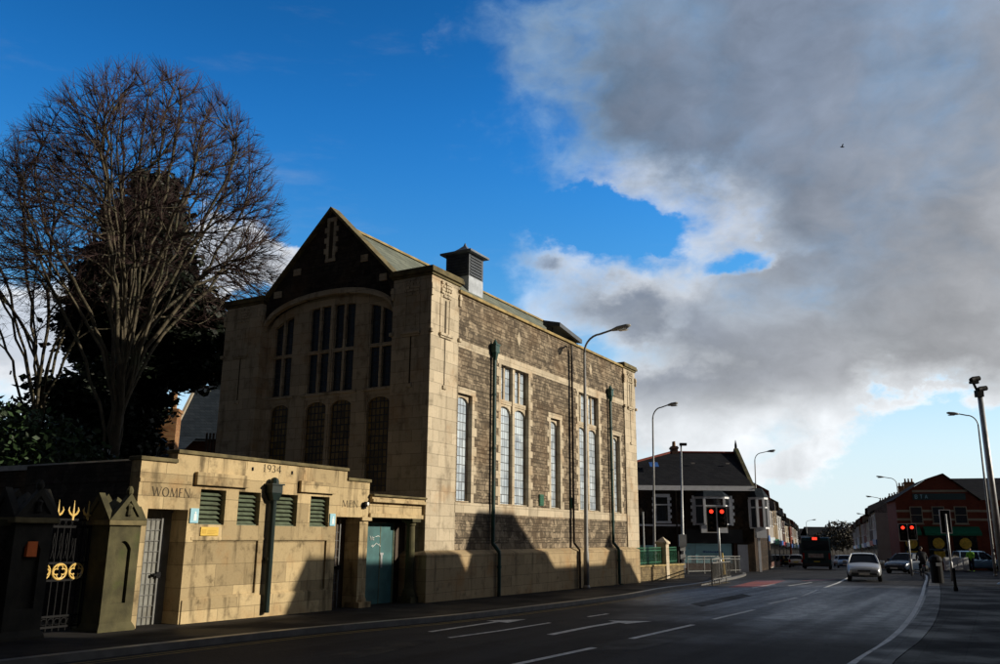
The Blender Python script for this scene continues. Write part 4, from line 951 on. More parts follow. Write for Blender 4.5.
# ------------------------------------------------------------------ vegetation
def bare_tree(name, label, base, fork_z, center, radii, seed, n1=15, n2=110, n3=620, n4=3000, forks=1, bias=0.):
    """branching skeleton grown outwards to points spread through a domed crown"""
    r = random.Random(seed); base = Vector(base); C0 = Vector(center)
    nodes = []      # (pos, parent, level, dir)
    def addn(p, par, d): nodes.append((p, par, d)); return len(nodes)-1
    root = addn(Vector((0,0,-.4)), -1, Vector((0,0,1))); cur = root
    for i in range(1, 4): cur = addn(Vector((.05*i*r.uniform(-1,1), .05*i*r.uniform(-1,1), fork_z*i/3)), cur, Vector((0,0,1)))
    fork = cur
    def crown_pt(lo, hi, up=-.25):
        while True:
            v = Vector((r.gauss(0,1), r.gauss(0,1), r.gauss(0,1)))
            if v.length < 1e-3: continue
            v.normalize()
            if v.z < up: continue
            k = r.uniform(lo, hi); return C0+Vector((v.x*radii[0], v.y*radii[1], v.z*radii[2]))*k
    def grow(src, tgt, seg, wob, upw=.25, stiff=.38):
        p0, _, d0 = nodes[src]; L = (tgt-p0).length; k = max(2, int(L/seg)); last = src
        c1 = p0+d0*L*stiff+Vector((0,0,L*.10*upw)); c2 = tgt-Vector((0,0,1))*L*.22*upw-(tgt-p0).normalized()*L*.1
        prev = p0
        for i in range(1, k+1):
            t = i/k; q = p0*(1-t)**3+c1*3*t*(1-t)**2+c2*3*t*t*(1-t)+tgt*t**3
            q = q+Vector((r.uniform(-1,1), r.uniform(-1,1), r.uniform(-1,1)))*wob*L*.03
            last = addn(q, last, (q-prev).normalized()); prev = q
    from mathutils import kdtree
    def nearest_src(t, allowed):
        return None
    for i in range(n1):
        a = 2*PI*(i+r.random()*.7)/n1; el = r.uniform(.25, 1.35)
        tgt = C0+Vector((math.cos(a)*math.cos(el)*radii[0], math.sin(a)*math.cos(el)*radii[1], math.sin(el)*radii[2]))*r.uniform(.82,.94)
        grow(r.choice([fork, fork-1, fork-1, fork-2]), tgt, .8, .28, .9)
    for n_, lo, hi, seg, wob, pen in ((n2, .5, .96, .55, .3, .8), (n3, .52, 1.0, .5, .3, .9), (n4, .72, 1.07, .45, .3, .9)):
        kd = kdtree.KDTree(len(nodes))
        for i, nd in enumerate(nodes): kd.insert(nd[0], i)
        kd.balance(); cnt = len(nodes)
        for i in range(n_):
            tgt = crown_pt(lo, hi)
            best, bs = None, 1e9
            for co, idx, dist in kd.find_n(tgt, 26):
                if idx <= fork-1: continue
                d = nodes[idx][2]; v = (tgt-co); al = v.normalized().dot(d) if v.length > 1e-4 else 1
                inner = (co-Vector((0,0,fork_z))).length; outer = (tgt-Vector((0,0,fork_z))).length
                s = dist*(1+pen*(1-al)*2)+(3 if inner > outer else 0)+ (2.5 if al < .2 else 0)
                if s < bs: bs, best = s, idx
            if best is not None and bs < 6: grow(best, tgt, seg, wob, .8, .38 if n_ == n2 else .24)
    # pipe model radii
    N = len(nodes); load = [0.]*N; kids = [[] for _ in range(N)]
    for i, nd in enumerate(nodes):
        if nd[1] >= 0: kids[nd[1]].append(i)
    for i in range(N-1, -1, -1):
        if not kids[i]: load[i] = 1.
        if nodes[i][1] >= 0: load[nodes[i][1]] += load[i] if True else 0
    def rr(i): return max(.0056, .0056*load[i]**.345)
    thick, thin = MB(), MB()
    def chains():
        stack = [root]
        while stack:
            s = stack.pop()
            for k in kids[s]:
                ch = [s, k]
                while kids[ch[-1]]:
                    ks = sorted(kids[ch[-1]], key=lambda q: -load[q]); ch.append(ks[0])
                yield ch
                # queue side branches
                pass
    done = set(); stack = [(root, kids[root][0])] if kids[root] else []
    while stack:
        a, b = stack.pop(); ch = [a, b]
        while kids[ch[-1]]:
            ks = sorted(kids[ch[-1]], key=lambda q: -load[q])
            for o in ks[1:]: stack.append((ch[-1], o))
            ch.append(ks[0])
        pts = [nodes[i][0] for i in ch]; rd = [rr(i) for i in ch]; rd[0] = min(rd[0], rd[1]*1.05); rd[-1] *= .6
        if rd[1] > .017: 
            thick.tube(pts, rd, 7 if rd[1] > .06 else 5, False)
        else: thin.tube(pts, rd, 3, False)
    t = thing(name, label, 'tree', base)
    thick.build('trunk', M['bark_pale'], t, smooth=True, fix=False); thin.build('crown', M['twig'], t, fix=False)
    return t
gz = lambda y: g(y)-.1
b1 = at(112, 460, 31); bare_tree('bare_tree', 'tall leafless many-stemmed tree with a wide domed reddish crown beside the hall', (b1.x, 31, gz(31)), 7.2, (.15, 0, 12.4), (5.45, 5.2, 7.7), 11, 24, 170, 2000, 24000)
b2 = at(28, 470, 34); bare_tree('bare_tree', 'leafless tree at the left edge, behind and beside the wide-crowned one', (b2.x, 34, gz(34)), 6.5, (-1.6, 0, 12.0), (6.2, 5., 7.0), 5, 12, 100, 1000, 8500)

def leaf_cloud(r, n, pos, size, flat=.5):
    vs = []; fs = []
    for i in range(n):
        p = pos(); s = size*r.uniform(.5, 1.3); a = Vector((r.gauss(0,1), r.gauss(0,1), r.gauss(0,flat))).normalized(); b = a.orthogonal().normalized()
        b = (b*math.cos(r.random()*6.3)+a.cross(b)*math.sin(r.random()*6.3)); o = len(vs)
        vs += [p-a*s, p+b*s*.5, p+a*s, p-b*s*.5]; fs.append((o,o+1,o+2,o+3))
    return vs, fs
def conifer(name, label, base, boughs, trunk_top, seed, extra=None):
    """dark pine: trunk and drooping boughs carrying needle tufts; boughs = (height, azimuth, length)"""
    r = random.Random(seed); t = thing(name, label, 'tree', base); tk = MB(); tk.tube([(0,0,-.5),(.1,0,4),(.15,.1,9),(0,0,trunk_top)], [.42,.36,.24,.05], 9)
    nd = MB()
    for h, az, L in boughs:
        d = Vector((math.cos(az), math.sin(az), 0)); pts = [Vector((0,0,h))+d*L*q+Vector((0,0,L*(.10*q-.22*q*q+.12*q**3))) for q in (0,.25,.5,.75,1)]; tk.tube(pts, [.08,.06,.05,.035,.012], 5, False)
        nt = int(8+L*7)
        for k in range(nt):
            q = r.uniform(.22, 1.0)**.8; c = pts[0].lerp(pts[-1], q)+Vector((0,0,L*(.10*q-.22*q*q+.12*q**3)))*.5
            sd = d.cross(Vector((0,0,1)))*r.uniform(-1,1)*L*.28*(1.1-q*.7); c = c+sd+Vector((0,0,r.uniform(-.25,.3)))
            rad_ = r.uniform(.22,.5)
            vs, fs = leaf_cloud(r, 30, lambda: c+Vector((r.gauss(0,rad_), r.gauss(0,rad_), r.gauss(0,rad_*.55))), .19, .35); nd.add(vs, fs)
    tk.build('trunk', M['bark_dark'], t, smooth=True, fix=False); nd.build('crown', M['needles'], t, fix=False)
    return t
r = random.Random(4); bo = []
for i in range(150):
    h = 4.5+13.6*(i/150)**.9; k = (h-4.5)/13.6
    L = (4.0*(1-k)**.75+.5)*r.uniform(.7,1.1); az = r.uniform(0, 2*PI); L *= (.62 if h < 7.2 else 1)*(.42 if h < 8.8 and math.cos(az) > 0 else 1); bo.append((h, az, L))
for h, az, L in ((10.6,.1,5.2),(10.2,-.3,4.9),(9.4,.3,5.3),(8.9,-.1,5.0),(9.3,.15,4.7),(11.5,0,4.2),(12.4,.2,3.4)): bo.append((h, az, L)); bo.append((h+.2, az+.25, L*.9))
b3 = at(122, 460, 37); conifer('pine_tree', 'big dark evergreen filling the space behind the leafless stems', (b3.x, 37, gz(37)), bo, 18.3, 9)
def shrub(name, label, base, blobs, mat, n, size, seed, cat='shrub'):
    r = random.Random(seed); t = thing(name, label, cat, base); mb = MB(); st = MB()
    tot = sum(b[3]*b[4]*b[5] for b in blobs)
    for cx, cy, cz, rx, ry, rz in blobs:
        def pos():
            while True:
                v = Vector((r.uniform(-1,1), r.uniform(-1,1), r.uniform(-1,1)))
                if .35 < v.length < 1+.25*mnoise.noise(Vector((cx,cy,cz))+v*2.5): return Vector((cx+v.x*rx, cy+v.y*ry, cz+v.z*rz))
        vs, fs = leaf_cloud(r, int(n*rx*ry*rz/tot)+40, pos, size, .8); mb.add(vs, fs); st.tube([(cx*.2,cy*.2,-.3),(cx*.6,cy*.6,cz*.5),(cx,cy,cz)], [.07,.05,.02], 5, False)
    mb.build('crown', mat, t, fix=False); st.build('trunk', M['bark_dark'], t, fix=False); return t
b4 = at(30, 470, 27); shrub('holly_bush', 'glossy green broadleaved evergreen bush at the far left above the dark wall', (b4.x, 27, gz(27)), [(0,0,4.2,2.0,1.6,1.7),(-1.8,.3,4.8,1.6,1.4,1.5),(1.2,.4,3.6,1.5,1.4,1.2),(-.6,-.4,2.6,2.2,1.4,1.6),(2.3,.5,3.0,1.2,1.2,1.1)], M['ivy'], 9000, .12, 2)
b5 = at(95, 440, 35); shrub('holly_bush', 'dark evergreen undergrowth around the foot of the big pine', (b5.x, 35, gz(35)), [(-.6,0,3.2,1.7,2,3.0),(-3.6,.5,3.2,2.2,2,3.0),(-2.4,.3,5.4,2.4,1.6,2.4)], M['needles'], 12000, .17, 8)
# ------------------------------------------------------------------ buildings
def hip_roof(mb, x0, x1, y0, y1, ze, zr, r0, r1, th=.12):
    """ridge along x from r0 to r1 at mid depth; hips where r differs from the ends, gables where it does not"""
    ym = (y0+y1)/2
    for o in (0, -th):
        mb.add([(x0,y0,ze+o),(x1,y0,ze+o),(x1,y1,ze+o),(x0,y1,ze+o),(r0,ym,zr+o),(r1,ym,zr+o)], [(0,1,5,4),(2,3,4,5),(1,2,5),(3,0,4)])
def win_part(parent, axis, c, z0, z1, w, d, frame, depth=.06, sash=True, sgn=-1, pane='dark_glass', label=None):
    """window on a wall: axis 'y' = wall faces along y at depth d (sgn gives outward side); axis 'x' likewise"""
    f, p = MB(), MB(); t = .07
    def bx(mb, a0, a1, b0, b1, e0, e1):
        lo, hi = sorted((d+sgn*e0, d+sgn*e1))
        if axis == 'y': mb.box(a0, a1, lo, hi, b0, b1)
        else: mb.box(lo, hi, a0, a1, b0, b1)
    for a0, a1, b0, b1 in ((c-w/2,c-w/2+t,z0,z1),(c+w/2-t,c+w/2,z0,z1),(c-w/2+t,c+w/2-t,z0,z0+t),(c-w/2+t,c+w/2-t,z1-t,z1)): bx(f, a0, a1, b0, b1, 0, depth)
    if sash: bx(f, c-w/2+t, c+w/2-t, (z0+z1)/2-.03, (z0+z1)/2+.03, 0, depth*.9)
    bx(f, c-w/2-.08, c+w/2+.08, z0-.08, z0-.003, 0, depth+.06)
    wo = f.build('window', frame, parent, label=label)
    bx(p, c-w/2+t*.5, c+w/2-t*.5, z0+t*.5, z1-t*.5, 0, depth*.5); p.build('pane', M[pane], wo)
    return wo
def chimney(parent, x, y, z0, z1, mat, n=3, w=.55, l=1.1):
    mb = MB(); mb.box(x-w/2, x+w/2, y-l/2, y+l/2, z0, z1); mb.box(x-w/2-.06, x+w/2+.06, y-l/2-.06, y+l/2+.06, z1-.22, z1-.08); c = mb.build('chimney', mat, parent)
    for i in range(n):
        q = MB(); yy = y-l/2+l*(i+.5)/n; q.lathe([(.11,z1),(.09,z1+.35),(.11,z1+.4)], (x,yy,0), 8); q.build('chimney_pot', M['chimney_brick'], c)
    return c
def terrace_house(name, label, group, s, dirv, side, W, D, he, hr, wall, roofm, shop=None, cat='house', blank=False, r0=None, r1=None, frames='white_trim', win_n=2, bay=False, party=True, base=None, chim=True, front=0.):
    """front runs along dirv; side=+1 puts the depth to the left of that direction, -1 to the right"""
    org = base; z = g(org.y)-.12
    ang = math.atan2(dirv.y, dirv.x)
    t = thing(name, label, cat, (org.x, org.y, z), ang, group); sg = side
    b = MB(); b.box(0, W, 0, sg*D, -1.2, he)
    gabled = (r0 is None)
    a0, a1 = (0 if r0 is None else r0), (W if r1 is None else r1)
    if r0 is None: b.add([(0,0,he),(0,sg*D,he),(0,sg*D/2,hr)], [(0,1,2)])
    if r1 is None: b.add([(W,0,he),(W,sg*D,he),(W,sg*D/2,hr)], [(0,1,2)])
    wl = b.build('wall', wall, t, fix=False)
    rf = MB(); e = .3; dz = (hr-he)/(D/2)*e
    hip_roof(rf, 0 if r0 is None else -.25, W if r1 is None else W+.25, -sg*e, sg*(D+e), he-dz, hr+.08, a0, a1); ro = rf.build('roof', roofm, t, fix=False)
    if party and r1 is None:
        p = MB(); p.prism([(W-.16,-sg*.35,he-.3),(W-.16,sg*D,he-.3),(W-.16,sg*D,he+.2),(W-.16,sg*D/2,hr+.55),(W-.16,-sg*.3,he+.7),(W-.16,-sg*.35,he+.1)], (.34,0,0)); p.build('parapet', wall, t)
    if chim: chimney(ro, W-.05 if r1 is None else W*.8, sg*D*.5, hr-.8, hr+1.25, M['chimney_brick'] if wall is not M['cream_render'] else M['buff_brick'])
    if not blank:
        for i in range(win_n): win_part(t, 'y', W*(i+.5)/win_n, he-2.1, he-.5, 1.05, -sg*.0, M[frames], .08, True, -sg)
        if shop:
            f = MB(); lo, hi = sorted((-sg*.12, 0)); f.box(.15, W-.15, lo, hi, 2.55, 3.15); f.build('fascia', shop, t)
            q = MB(); lo, hi = sorted((-sg*.06, 0)); q.box(.3, W-1.5, lo, hi, .6, 2.5); q.build('shop_window', M['dark_glass'], t)
            q = MB(); lo, hi = sorted((-sg*.07, 0)); q.box(.25, W-1.45, lo, hi, .1, .58); q.build('stall_riser', M['stall_riser'], t)
            q = MB(); q.box(W-1.25, W-.4, lo, hi, .1, 2.4); q.build('door', M['door_wood'], t)
        else:
            for i in range(win_n-1): win_part(t, 'y', W*(i+.5)/win_n, 1.0, 2.6, 1.2, 0, M[frames], .08, True, -sg)
            q = MB(); lo, hi = sorted((-sg*.07, 0)); q.box(W-1.5, W-.55, lo, hi, .1, 2.3); q.build('door', M['door_wood'], t)
    return t
# corner shop across the side road
cs = thing('corner_shop', 'dark stone corner shop with white trim, bay windows and pale turquoise shopfront', 'shop', (0, 66, 0), 0)
SZ = -1.5
mb = MB(); mb.box(4.5, 19.55, 0, 8, SZ, 5.35); mb.build('wall', M['shop_stone'], cs)
mb = MB(); hip_roof(mb, 4.2, 19.55, -.25, 8.2, 5.5, 8.4, 14.3, 19.55, .1); mb.add([(19.54,0,5.4),(19.54,8,5.4),(19.54,4,8.35)], [(0,1,2)]); rf = mb.build('roof', M['slate_dark'], cs, fix=False)
mb = MB(); mb.tube([(4.2,-.25,5.53),(14.3,3.97,8.46)], .1, 6); mb.tube([(14.3,3.97,8.46),(19.5,3.97,8.46)], .09, 6); mb.build('ridge_tile', M['red_ridge'], rf)
mb = MB(); mb.box(2.0, 14.5, 7.0, 13, 4, 6.0); mb.add([(2,7,6),(14.5,7,6),(14.5,13,6),(2,13,6),(2,10,8.0),(14.5,10,8.0)], [(0,1,5,4),(2,3,4,5),(1,2,5),(3,0,4)]); mb.build('rear_wing', M['slate_dark'], cs, fix=False)
mb = MB(); mb.prism([(19.5,-.35,5.3),(19.5,8.3,5.3),(19.5,4.1,8.8),(19.5,3.85,8.8)], (.3,0,0)); mb.build('gable_parapet', M['moss_stone'], cs)
mb = MB(); mb.lathe([(.12,8.7),(.1,9.1),(.02,9.5)], (19.65,4,0), 6); mb.build('finial', M['slate_dark'], cs)
chimney(rf, 14.55, 4.2, 7.6, 8.95, M['dark_brick'], 2, .5, .8); 
for x in (15.6, 18.4):
    mb = MB(); mb.box(x-.14,x+.14,2.1,2.25,7.35,7.45); mb.build('roof_vent', M['grey_render'], rf)
mb = MB(); mb.add([(12.0,1.35,6.95),(12.7,1.35,6.95),(12.7,1.95,7.35),(12.0,1.95,7.35)], [(0,1,2,3)]); mb.xf(Matrix.Translation((0,-.12,.08))); mb.build('skylight', M['fascia_blue'], rf, fix=False)
mb = MB(); mb.box(4.5, 19.7, -.32, -.0, 5.12, 5.48); mb.build('eaves_board', M['white_trim'], cs)
mb = MB(); mb.box(4.5, 13.9, -.08, 0, 2.42, 2.56); mb.build('band', M['white_trim'], cs)
def quoined(parent, x0, x1, z0, z1):
    q = MB(); n = 8; h = (z1-z0)/n
    for i in range(n):
        wd = .30 if i % 2 else .18
        q.box(x0-wd, x0, -.07, .0, z0+i*h, z0+(i+1)*h-.01); q.box(x1, x1+wd, -.07, .0, z0+i*h, z0+(i+1)*h-.01)
    q.box(x0-.2, x1+.2, -.08, 0, z1, z1+.24); q.box(x0-.25, x1+.25, -.12, 0, z0-.16, z0-.01); w = q.build('window', M['white_trim'], parent)
    p = MB(); p.box(x0, x1, -.03, .0, z0, z1); p.build('pane', M['dark_glass'], w)
    s = MB(); s.box(x0, x1, -.055, -.031, z0+(z1-z0)*.66, z0+(z1-z0)*.66+.09); s.build('glazing_bar', M['white_trim'], w)
quoined(cs, 12.12, 13.0, 2.8, 4.6); quoined(cs, 8.3, 9.2, 2.8, 4.6)
def bay(parent, xc, w, z0, z1, d, y=0, mat='white_trim'):
    """canted bay window with its own little hipped roof"""
    P = [(xc-w/2,y),(xc-w/2+d,y-d),(xc+w/2-d,y-d),(xc+w/2,y)]; m = MB()
    for za, zb, o in ((z0-.02,z0+.1,.05),(z1-.12,z1+.04,.06)):
        Q = [(px+(o if px > xc else -o), py-(o if py < y else 0)) for px, py in P]; m.prism([(a,b,za) for a,b in Q], (0,0,zb-za))
    for (xa, ya), (xb, yb) in zip(P, P[1:]):
        k = 1 if abs(xb-xa) < w*.4 else 3
        m.box(xa-.09, xa+.09, ya-.09, ya+.09, z0+.1, z1-.12)
        if (xb, yb) == P[-1]: m.box(xb-.09, xb+.09, yb-.09, yb+.09, z0+.1, z1-.12)
        zt = z0+(z1-z0)*.66; m.prism([(xa,ya-.04,zt),(xb,yb-.04,zt),(xb,yb+.05,zt),(xa,ya+.05,zt)], (0,0,.1))
    bw = m.build('bay_window', M[mat], parent)
    p = MB(); p.prism([(a,b+.03,z0+.05) for a,b in P], (0,0,z1-z0-.1)); p.build('pane', M['dark_glass'], bw)
    r_ = MB(); o = .14; Q = [(P[0][0]-o,y),(P[1][0]-o*.4,y-d-o),(P[2][0]+o*.4,y-d-o),(P[3][0]+o,y)]
    r_.add([(a,b,z1+.05) for a,b in Q]+[(xc-w*.22,y-.02,z1+.75),(xc+w*.22,y-.02,z1+.75)], [(0,1,4),(1,2,5,4),(2,3,5),(3,2,1,0)]); r_.build('bay_roof', M['slate_blue'], bw)
    return bw
b_ = bay(cs, 16.45, 2.75, 2.55, 4.62, .62); quo = MB()
for i in range(9):
    wd = .28 if i % 2 else .16; z = 2.5+i*.25
    quo.box(15.06-wd, 15.06, -.06, 0, z, z+.24); quo.box(17.85, 17.85+wd, -.06, 0, z, z+.24)
quo.build('quoin', M['white_trim'], b_)
mb = MB(); mb.box(15.4, 17.4, -.6, -.1, 1.95, 2.5); mb.build('bay_panel', M['white_trim'], b_)
mb = MB(); mb.box(13.9, 18.6, -.25, 0, 1.2, 2.2); mb.build('fascia', M['black_fascia'], cs)
mb = MB(); mb.box(14.15, 17.75, -.06, 0, -.28, 1.16); mb.box(10.6,12.9,-.06,0,-.1,1.0); sw_ = mb.build('shop_window', M['aqua_shop'], cs)
mb = MB(); mb.box(15.0,15.0+.03,-.09,-.06,-.28,1.16); mb.box(14.4,14.65,-.07,-.062,.72,.86); mb.build('sticker', M['aqua_pale'], sw_)
mb = MB(); rx = random.Random(5); x = 15.55
while x < 17.0: wd = rx.uniform(.05,.13); mb.box(x, x+wd*.75, -.066, -.061, .50-rx.uniform(0,.03), .58+rx.uniform(0,.05)); x += wd
mb.build('window_script', M['fascia_blue'], sw_)
mb = MB(); mb.box(14.1,17.8,-.1,0,SZ,-.3); mb.build('stall_riser', M['stall_riser'], cs)
for x in (13.9, 17.9):
    mb = MB(); mb.box(x,x+.24,-.14,0,SZ,1.2); mb.build('pilaster', M['dark_brick'], cs)
mb = MB(); mb.box(18.22,18.98,-.05,0,SZ,1.1); d_ = mb.build('door', M['white_trim'], cs); mb = MB(); mb.box(18.3,18.45,-.08,-.05,.2,.26); mb.build('handle', M['black_iron'], d_)
mb = MB(); mb.tube([(13.65,-.1,5.1),(13.65,-.1,SZ)], .06, 6); mb.build('downpipe', M['dark_pipe'], cs)
# the side of the shop along the main street with the second bay
mb = MB(); dl = 16; pr = [(19.55,0.02),(19.55+.382*dl,dl),(11+.382*dl,dl),(11,8)]; mb.prism([(a,b,SZ-.6) for a,b in pr], (0,0,5.35-SZ+.6)); mb.build('street_wing', M['shop_stone'], cs)
bx_ = bay(cs, 20.0, 1.4, 2.3, 4.6, .45, -.05)
mb = MB(); mb.box(19.6,20.4,-.45,-.02,1.6,2.28); mb.build('bay_panel', M['white_trim'], bx_); mb = MB(); mb.box(19.72,19.9,-.3,-.1,SZ,1.6); mb.build('bracket_post', M['white_trim'], bx_)
# terraces down the main street
rowmats = ['red_brick','cream_render','dark_brick','white_render','buff_brick','grey_render']; shopm = ['fascia_blue','fascia_pale','fascia_red','fascia_blue','awning_green','fascia_pale']
LL0 = Vector((25.2, 82.5, 0)); ro_ = random.Random(12)
words = ['red brick','cream rendered','dark brick','white rendered','buff brick','grey rendered']; fas = ['blue','pale','red','blue','green','pale']
pos = 0.
ords = ['first','second','third','fourth','fifth','sixth','seventh','eighth','ninth','tenth','eleventh','twelfth']
for i in range(10):
    W = ro_.uniform(8.5, 11.5); k = (i*5+0) % 6; he = ro_.uniform(6.6, 7.4)-.12*i; hr = he+ro_.uniform(2.4, 3.2)
    terrace_house('shop_house', f'{words[k]} shop house with a {fas[k]} sign, {ords[i]} beyond the turquoise corner shop', 'shop houses down the left side of the street', 0, FD, 1, W, 9, he, hr, M[rowmats[k]], M['slate_dark'], M[shopm[k]], 'shop', base=LL0+FD*pos)
    pos += W+.05+(7 if i == 5 else 0)
RR0 = Vector((42.5, 97, 0)); pos = 0.
for i in range(10):
    W = ro_.uniform(8, 11); k = (i*5+3) % 6; he = ro_.uniform(6.0, 6.9); hr = he+ro_.uniform(2.2, 3.0)
    terrace_house('shop_house', f'{words[k]} shop house with a {fas[k]} sign, {ords[i]} beyond the red corner building', 'shop houses down the right side of the street', 0, FD, -1, W, 9, he, hr, M[rowmats[k]], M['slate_dark'], M[shopm[k]], 'shop', base=RR0+FD*pos)
    pos += W+.05+(6 if i == 4 else 0)
# red brick corner building on the right
rb = thing('corner_building', 'red brick corner building with pale stone bands and green awnings on the right', 'shop', (37.1, 80, 0), -FAR_AZ+rad(3)); RB = Matrix.Translation((-37.1, 0, 0))
RZ = -2.2; n_before = len(rb.children)
mb = MB(); mb.box(37.1, 44.0, 0, 7, RZ, 5.25); mb.add([(37.1,0,5.25),(44.0,0,5.25),(41.3,0,7.53),(39.9,0,7.06)], [(0,1,2,3)]); mb.add([(37.1,7,5.25),(44,7,5.25),(41.3,7,7.4)], [(0,1,2)]); mb.box(44.0, 66, .5, 10, RZ, 5.2); mb.build('wall', M['red_brick'], rb, fix=False)
mb = MB(); mb.add([(36.8,-.3,5.1),(39.9,-.3,7.08),(41.3,-.3,7.55),(44.25,-.3,5.1),(36.8,7.3,5.1),(39.9,7.3,7.08),(41.3,7.3,7.55),(44.25,7.3,5.1)], [(0,1,5,4),(1,2,6,5)]); r1_ = mb.build('roof', M['slate_dark'], rb, fix=False)
mb = MB(); mb.add([(41.3,-.3,7.55),(44.25,-.3,5.1),(44.25,7.3,5.1),(41.3,7.3,7.55)], [(0,1,2,3)]); mb.build('roof', M['slate_sunlit'], rb, fix=False, label='roof slope with sunlight painted into its paler grey')
mb = MB(); mb.add([(42.6,.2,5.12),(66,.2,5.12),(66,5.2,7.4),(42.6,5.2,7.4),(66,10.3,5.1),(42.6,10.3,5.1)], [(0,1,2,3),(3,2,4,5)]); mb.build('roof', M['slate_dark'], rb, fix=False)
mb = MB(); 
for z in (3.28, 4.05): mb.box(37.08,44.02,-.03,0,z,z+.2); mb.box(44.02,66,.47,.5,z,z+.2)
mb.box(38.6,43.2,-.03,0,5.85,6.05); mb.build('stone_band', M['cream_render'], rb)
for x in (38.75, 40.6, 42.45): win_part(rb, 'y', x, 3.0, 4.55, 1.05, 0, M['cream_render'], .09, True, -1, 'dark_glass')
win_part(rb, 'y', 46.2, 3.0, 4.55, 1.05, .5, M['slate_dark'], .09, True, -1); win_part(rb, 'y', 51.5, 3.0, 4.55, 1.05, .5, M['slate_dark'], .09, True, -1)
mb = MB(); mb.box(38.6,43.0,-.08,0,5.15,5.72); sgn_ = mb.build('sign_board', M['bus_teal'], rb)
mb = MB()
def blk(ch, x, z, h, y):
    w = h*.62; t = h*.2
    segs = {'B':[(0,0,0,1),(0,1,.8,1),(0,.5,.8,.5),(0,0,.8,0),(.9,.08,.9,.42),(.9,.58,.9,.92)], 'T':[(.5,0,.5,1),(0,1,1,1)], 'A':[(0,0,.5,1),(.5,1,1,0),(.22,.35,.78,.35)]}[ch]
    for a, b, c, d in segs: stroke(mb, (x+a*w, z+b*h), (x+c*w, z+d*h), t, y)
for i, c in enumerate('BTA'): blk(c, 38.8+i*.42, 5.28, .32, -.085)
mb.build('lettering', M['sign_blue'], sgn_, fix=False)
for x0, x1 in ((37.3,38.9),(39.2,43.8)):
    mb = MB(); mb.prism([(x0,-.02,2.75),(x0,-1.0,2.15),(x0,-1.0,1.95),(x0,-.02,2.0)], (x1-x0,0,0)); mb.build('awning', M['awning_green'], rb)
mb = MB(); mb.prism([(45.4,.48,2.75),(45.4,-.5,2.15),(45.4,-.5,1.95),(45.4,.48,2.0)], (6,0,0)); mb.build('awning', M['awning_green'], rb)
for x0, x1 in ((37.5,38.7),(39.5,41.2),(41.6,43.5)):
    mb = MB(); mb.box(x0,x1,-.05,0,-.4,1.95); w_ = mb.build('shop_window', M['dark_glass'], rb)
    q = MB(); q.lathe([(.0,-.012),(.48,-.01),(.5,0)], ((x0+x1)/2,-.052,1.25), 14, 'y'); q.box((x0+x1)/2-.45,(x0+x1)/2+.45,-.062,-.051,-.1,.55); q.build('poster', M['poster_yellow'], w_)
mb = MB(); mb.tube([(52.5,5.2,7.3),(52.5,5.2,9.2),(52.2,5.2,9.3)], .04, 5); mb.tube([(52.0,5.2,9.15),(53.0,5.2,9.15)], .03, 4); mb.build('aerial', M['galvanised'], rb)
def shift_tree(o):
    for ch in o.children:
        ch.data.transform(RB); shift_tree(ch)
shift_tree(rb)
# slate roofed house behind the toilets, with a brick chimney
hb = thing('slate_house', 'brick house with a dark blue slate roof behind the lavatories and hall', 'house', (-17.2, 45, 0), rad(6))
mb = MB(); mb.box(0,9,0,8,-1,6.7); mb.add([(0,0,6.7),(0,8,6.7),(0,4,10)], [(0,1,2)]); mb.build('wall', M['dark_brick'], hb, fix=False)
mb = MB(); hip_roof(mb, -.2, 9.2, -.3, 8.3, 6.5, 10.1, -.2, 9.2); rf2 = mb.build('roof', M['slate_blue'], hb, fix=False); mb = MB(); mb.prism([(-.3,-.4,6.45),(-.3,4,10.05),(-.3,4,10.25),(-.3,-.4,6.65)], (.14,0,0)); mb.build('bargeboard', M['cream_render'], rf2)
win_part(hb, 'y', 3.0, 4.2, 5.6, 1.1, 0, M['wood_fence'], .06)
cb = thing('brick_annexe', 'low brick annexe with a tall sunlit chimney beside the dark pine', 'outbuilding', (-17.6, 40.5, 0), rad(8))
mb = MB(); mb.box(-1,2.0,0,4,-1,5.2); mb.build('wall', M['chimney_brick'], cb); mb = MB(); mb.add([(-1.2,-.2,5.15),(2.1,-.2,5.15),(2.1,4.2,6.6),(-1.2,4.2,6.6)], [(0,1,2,3)]); mb.build('roof', M['slate_blue'], cb, fix=False)
mb = MB(); mb.box(.55,1.85,.3,1.2,5.2,7.4); mb.box(.48,1.92,.22,1.28,7.4,7.55); ch_ = mb.build('chimney', M['chimney_brick'], cb)
for x in (.85, 1.55):
    mb = MB(); mb.lathe([(.15,7.55),(.12,8.6),(.15,8.75)], (x,.75,0), 8); mb.build('chimney_pot', M['chimney_brick'], ch_)
wf = thing('picket_fence', 'dark wooden picket fence high up behind the lavatories', 'fence', (-14.4, 41.3, 0), rad(5))
mb = MB()
for i in range(24): mb.box(i*.16, i*.16+.1, 0, .03, 4.9, 6.4+.0*i)
mb.box(0,3.9,.03,.08,5.2,5.3); mb.box(0,3.9,.03,.08,6.0,6.1); mb.build('pickets', M['wood_fence'], wf)
mb = MB(); mb.box(-.1,4.0,.05,5,-1,4.9); mb.build('flat_roof_wall', M['dark_brick'], wf)
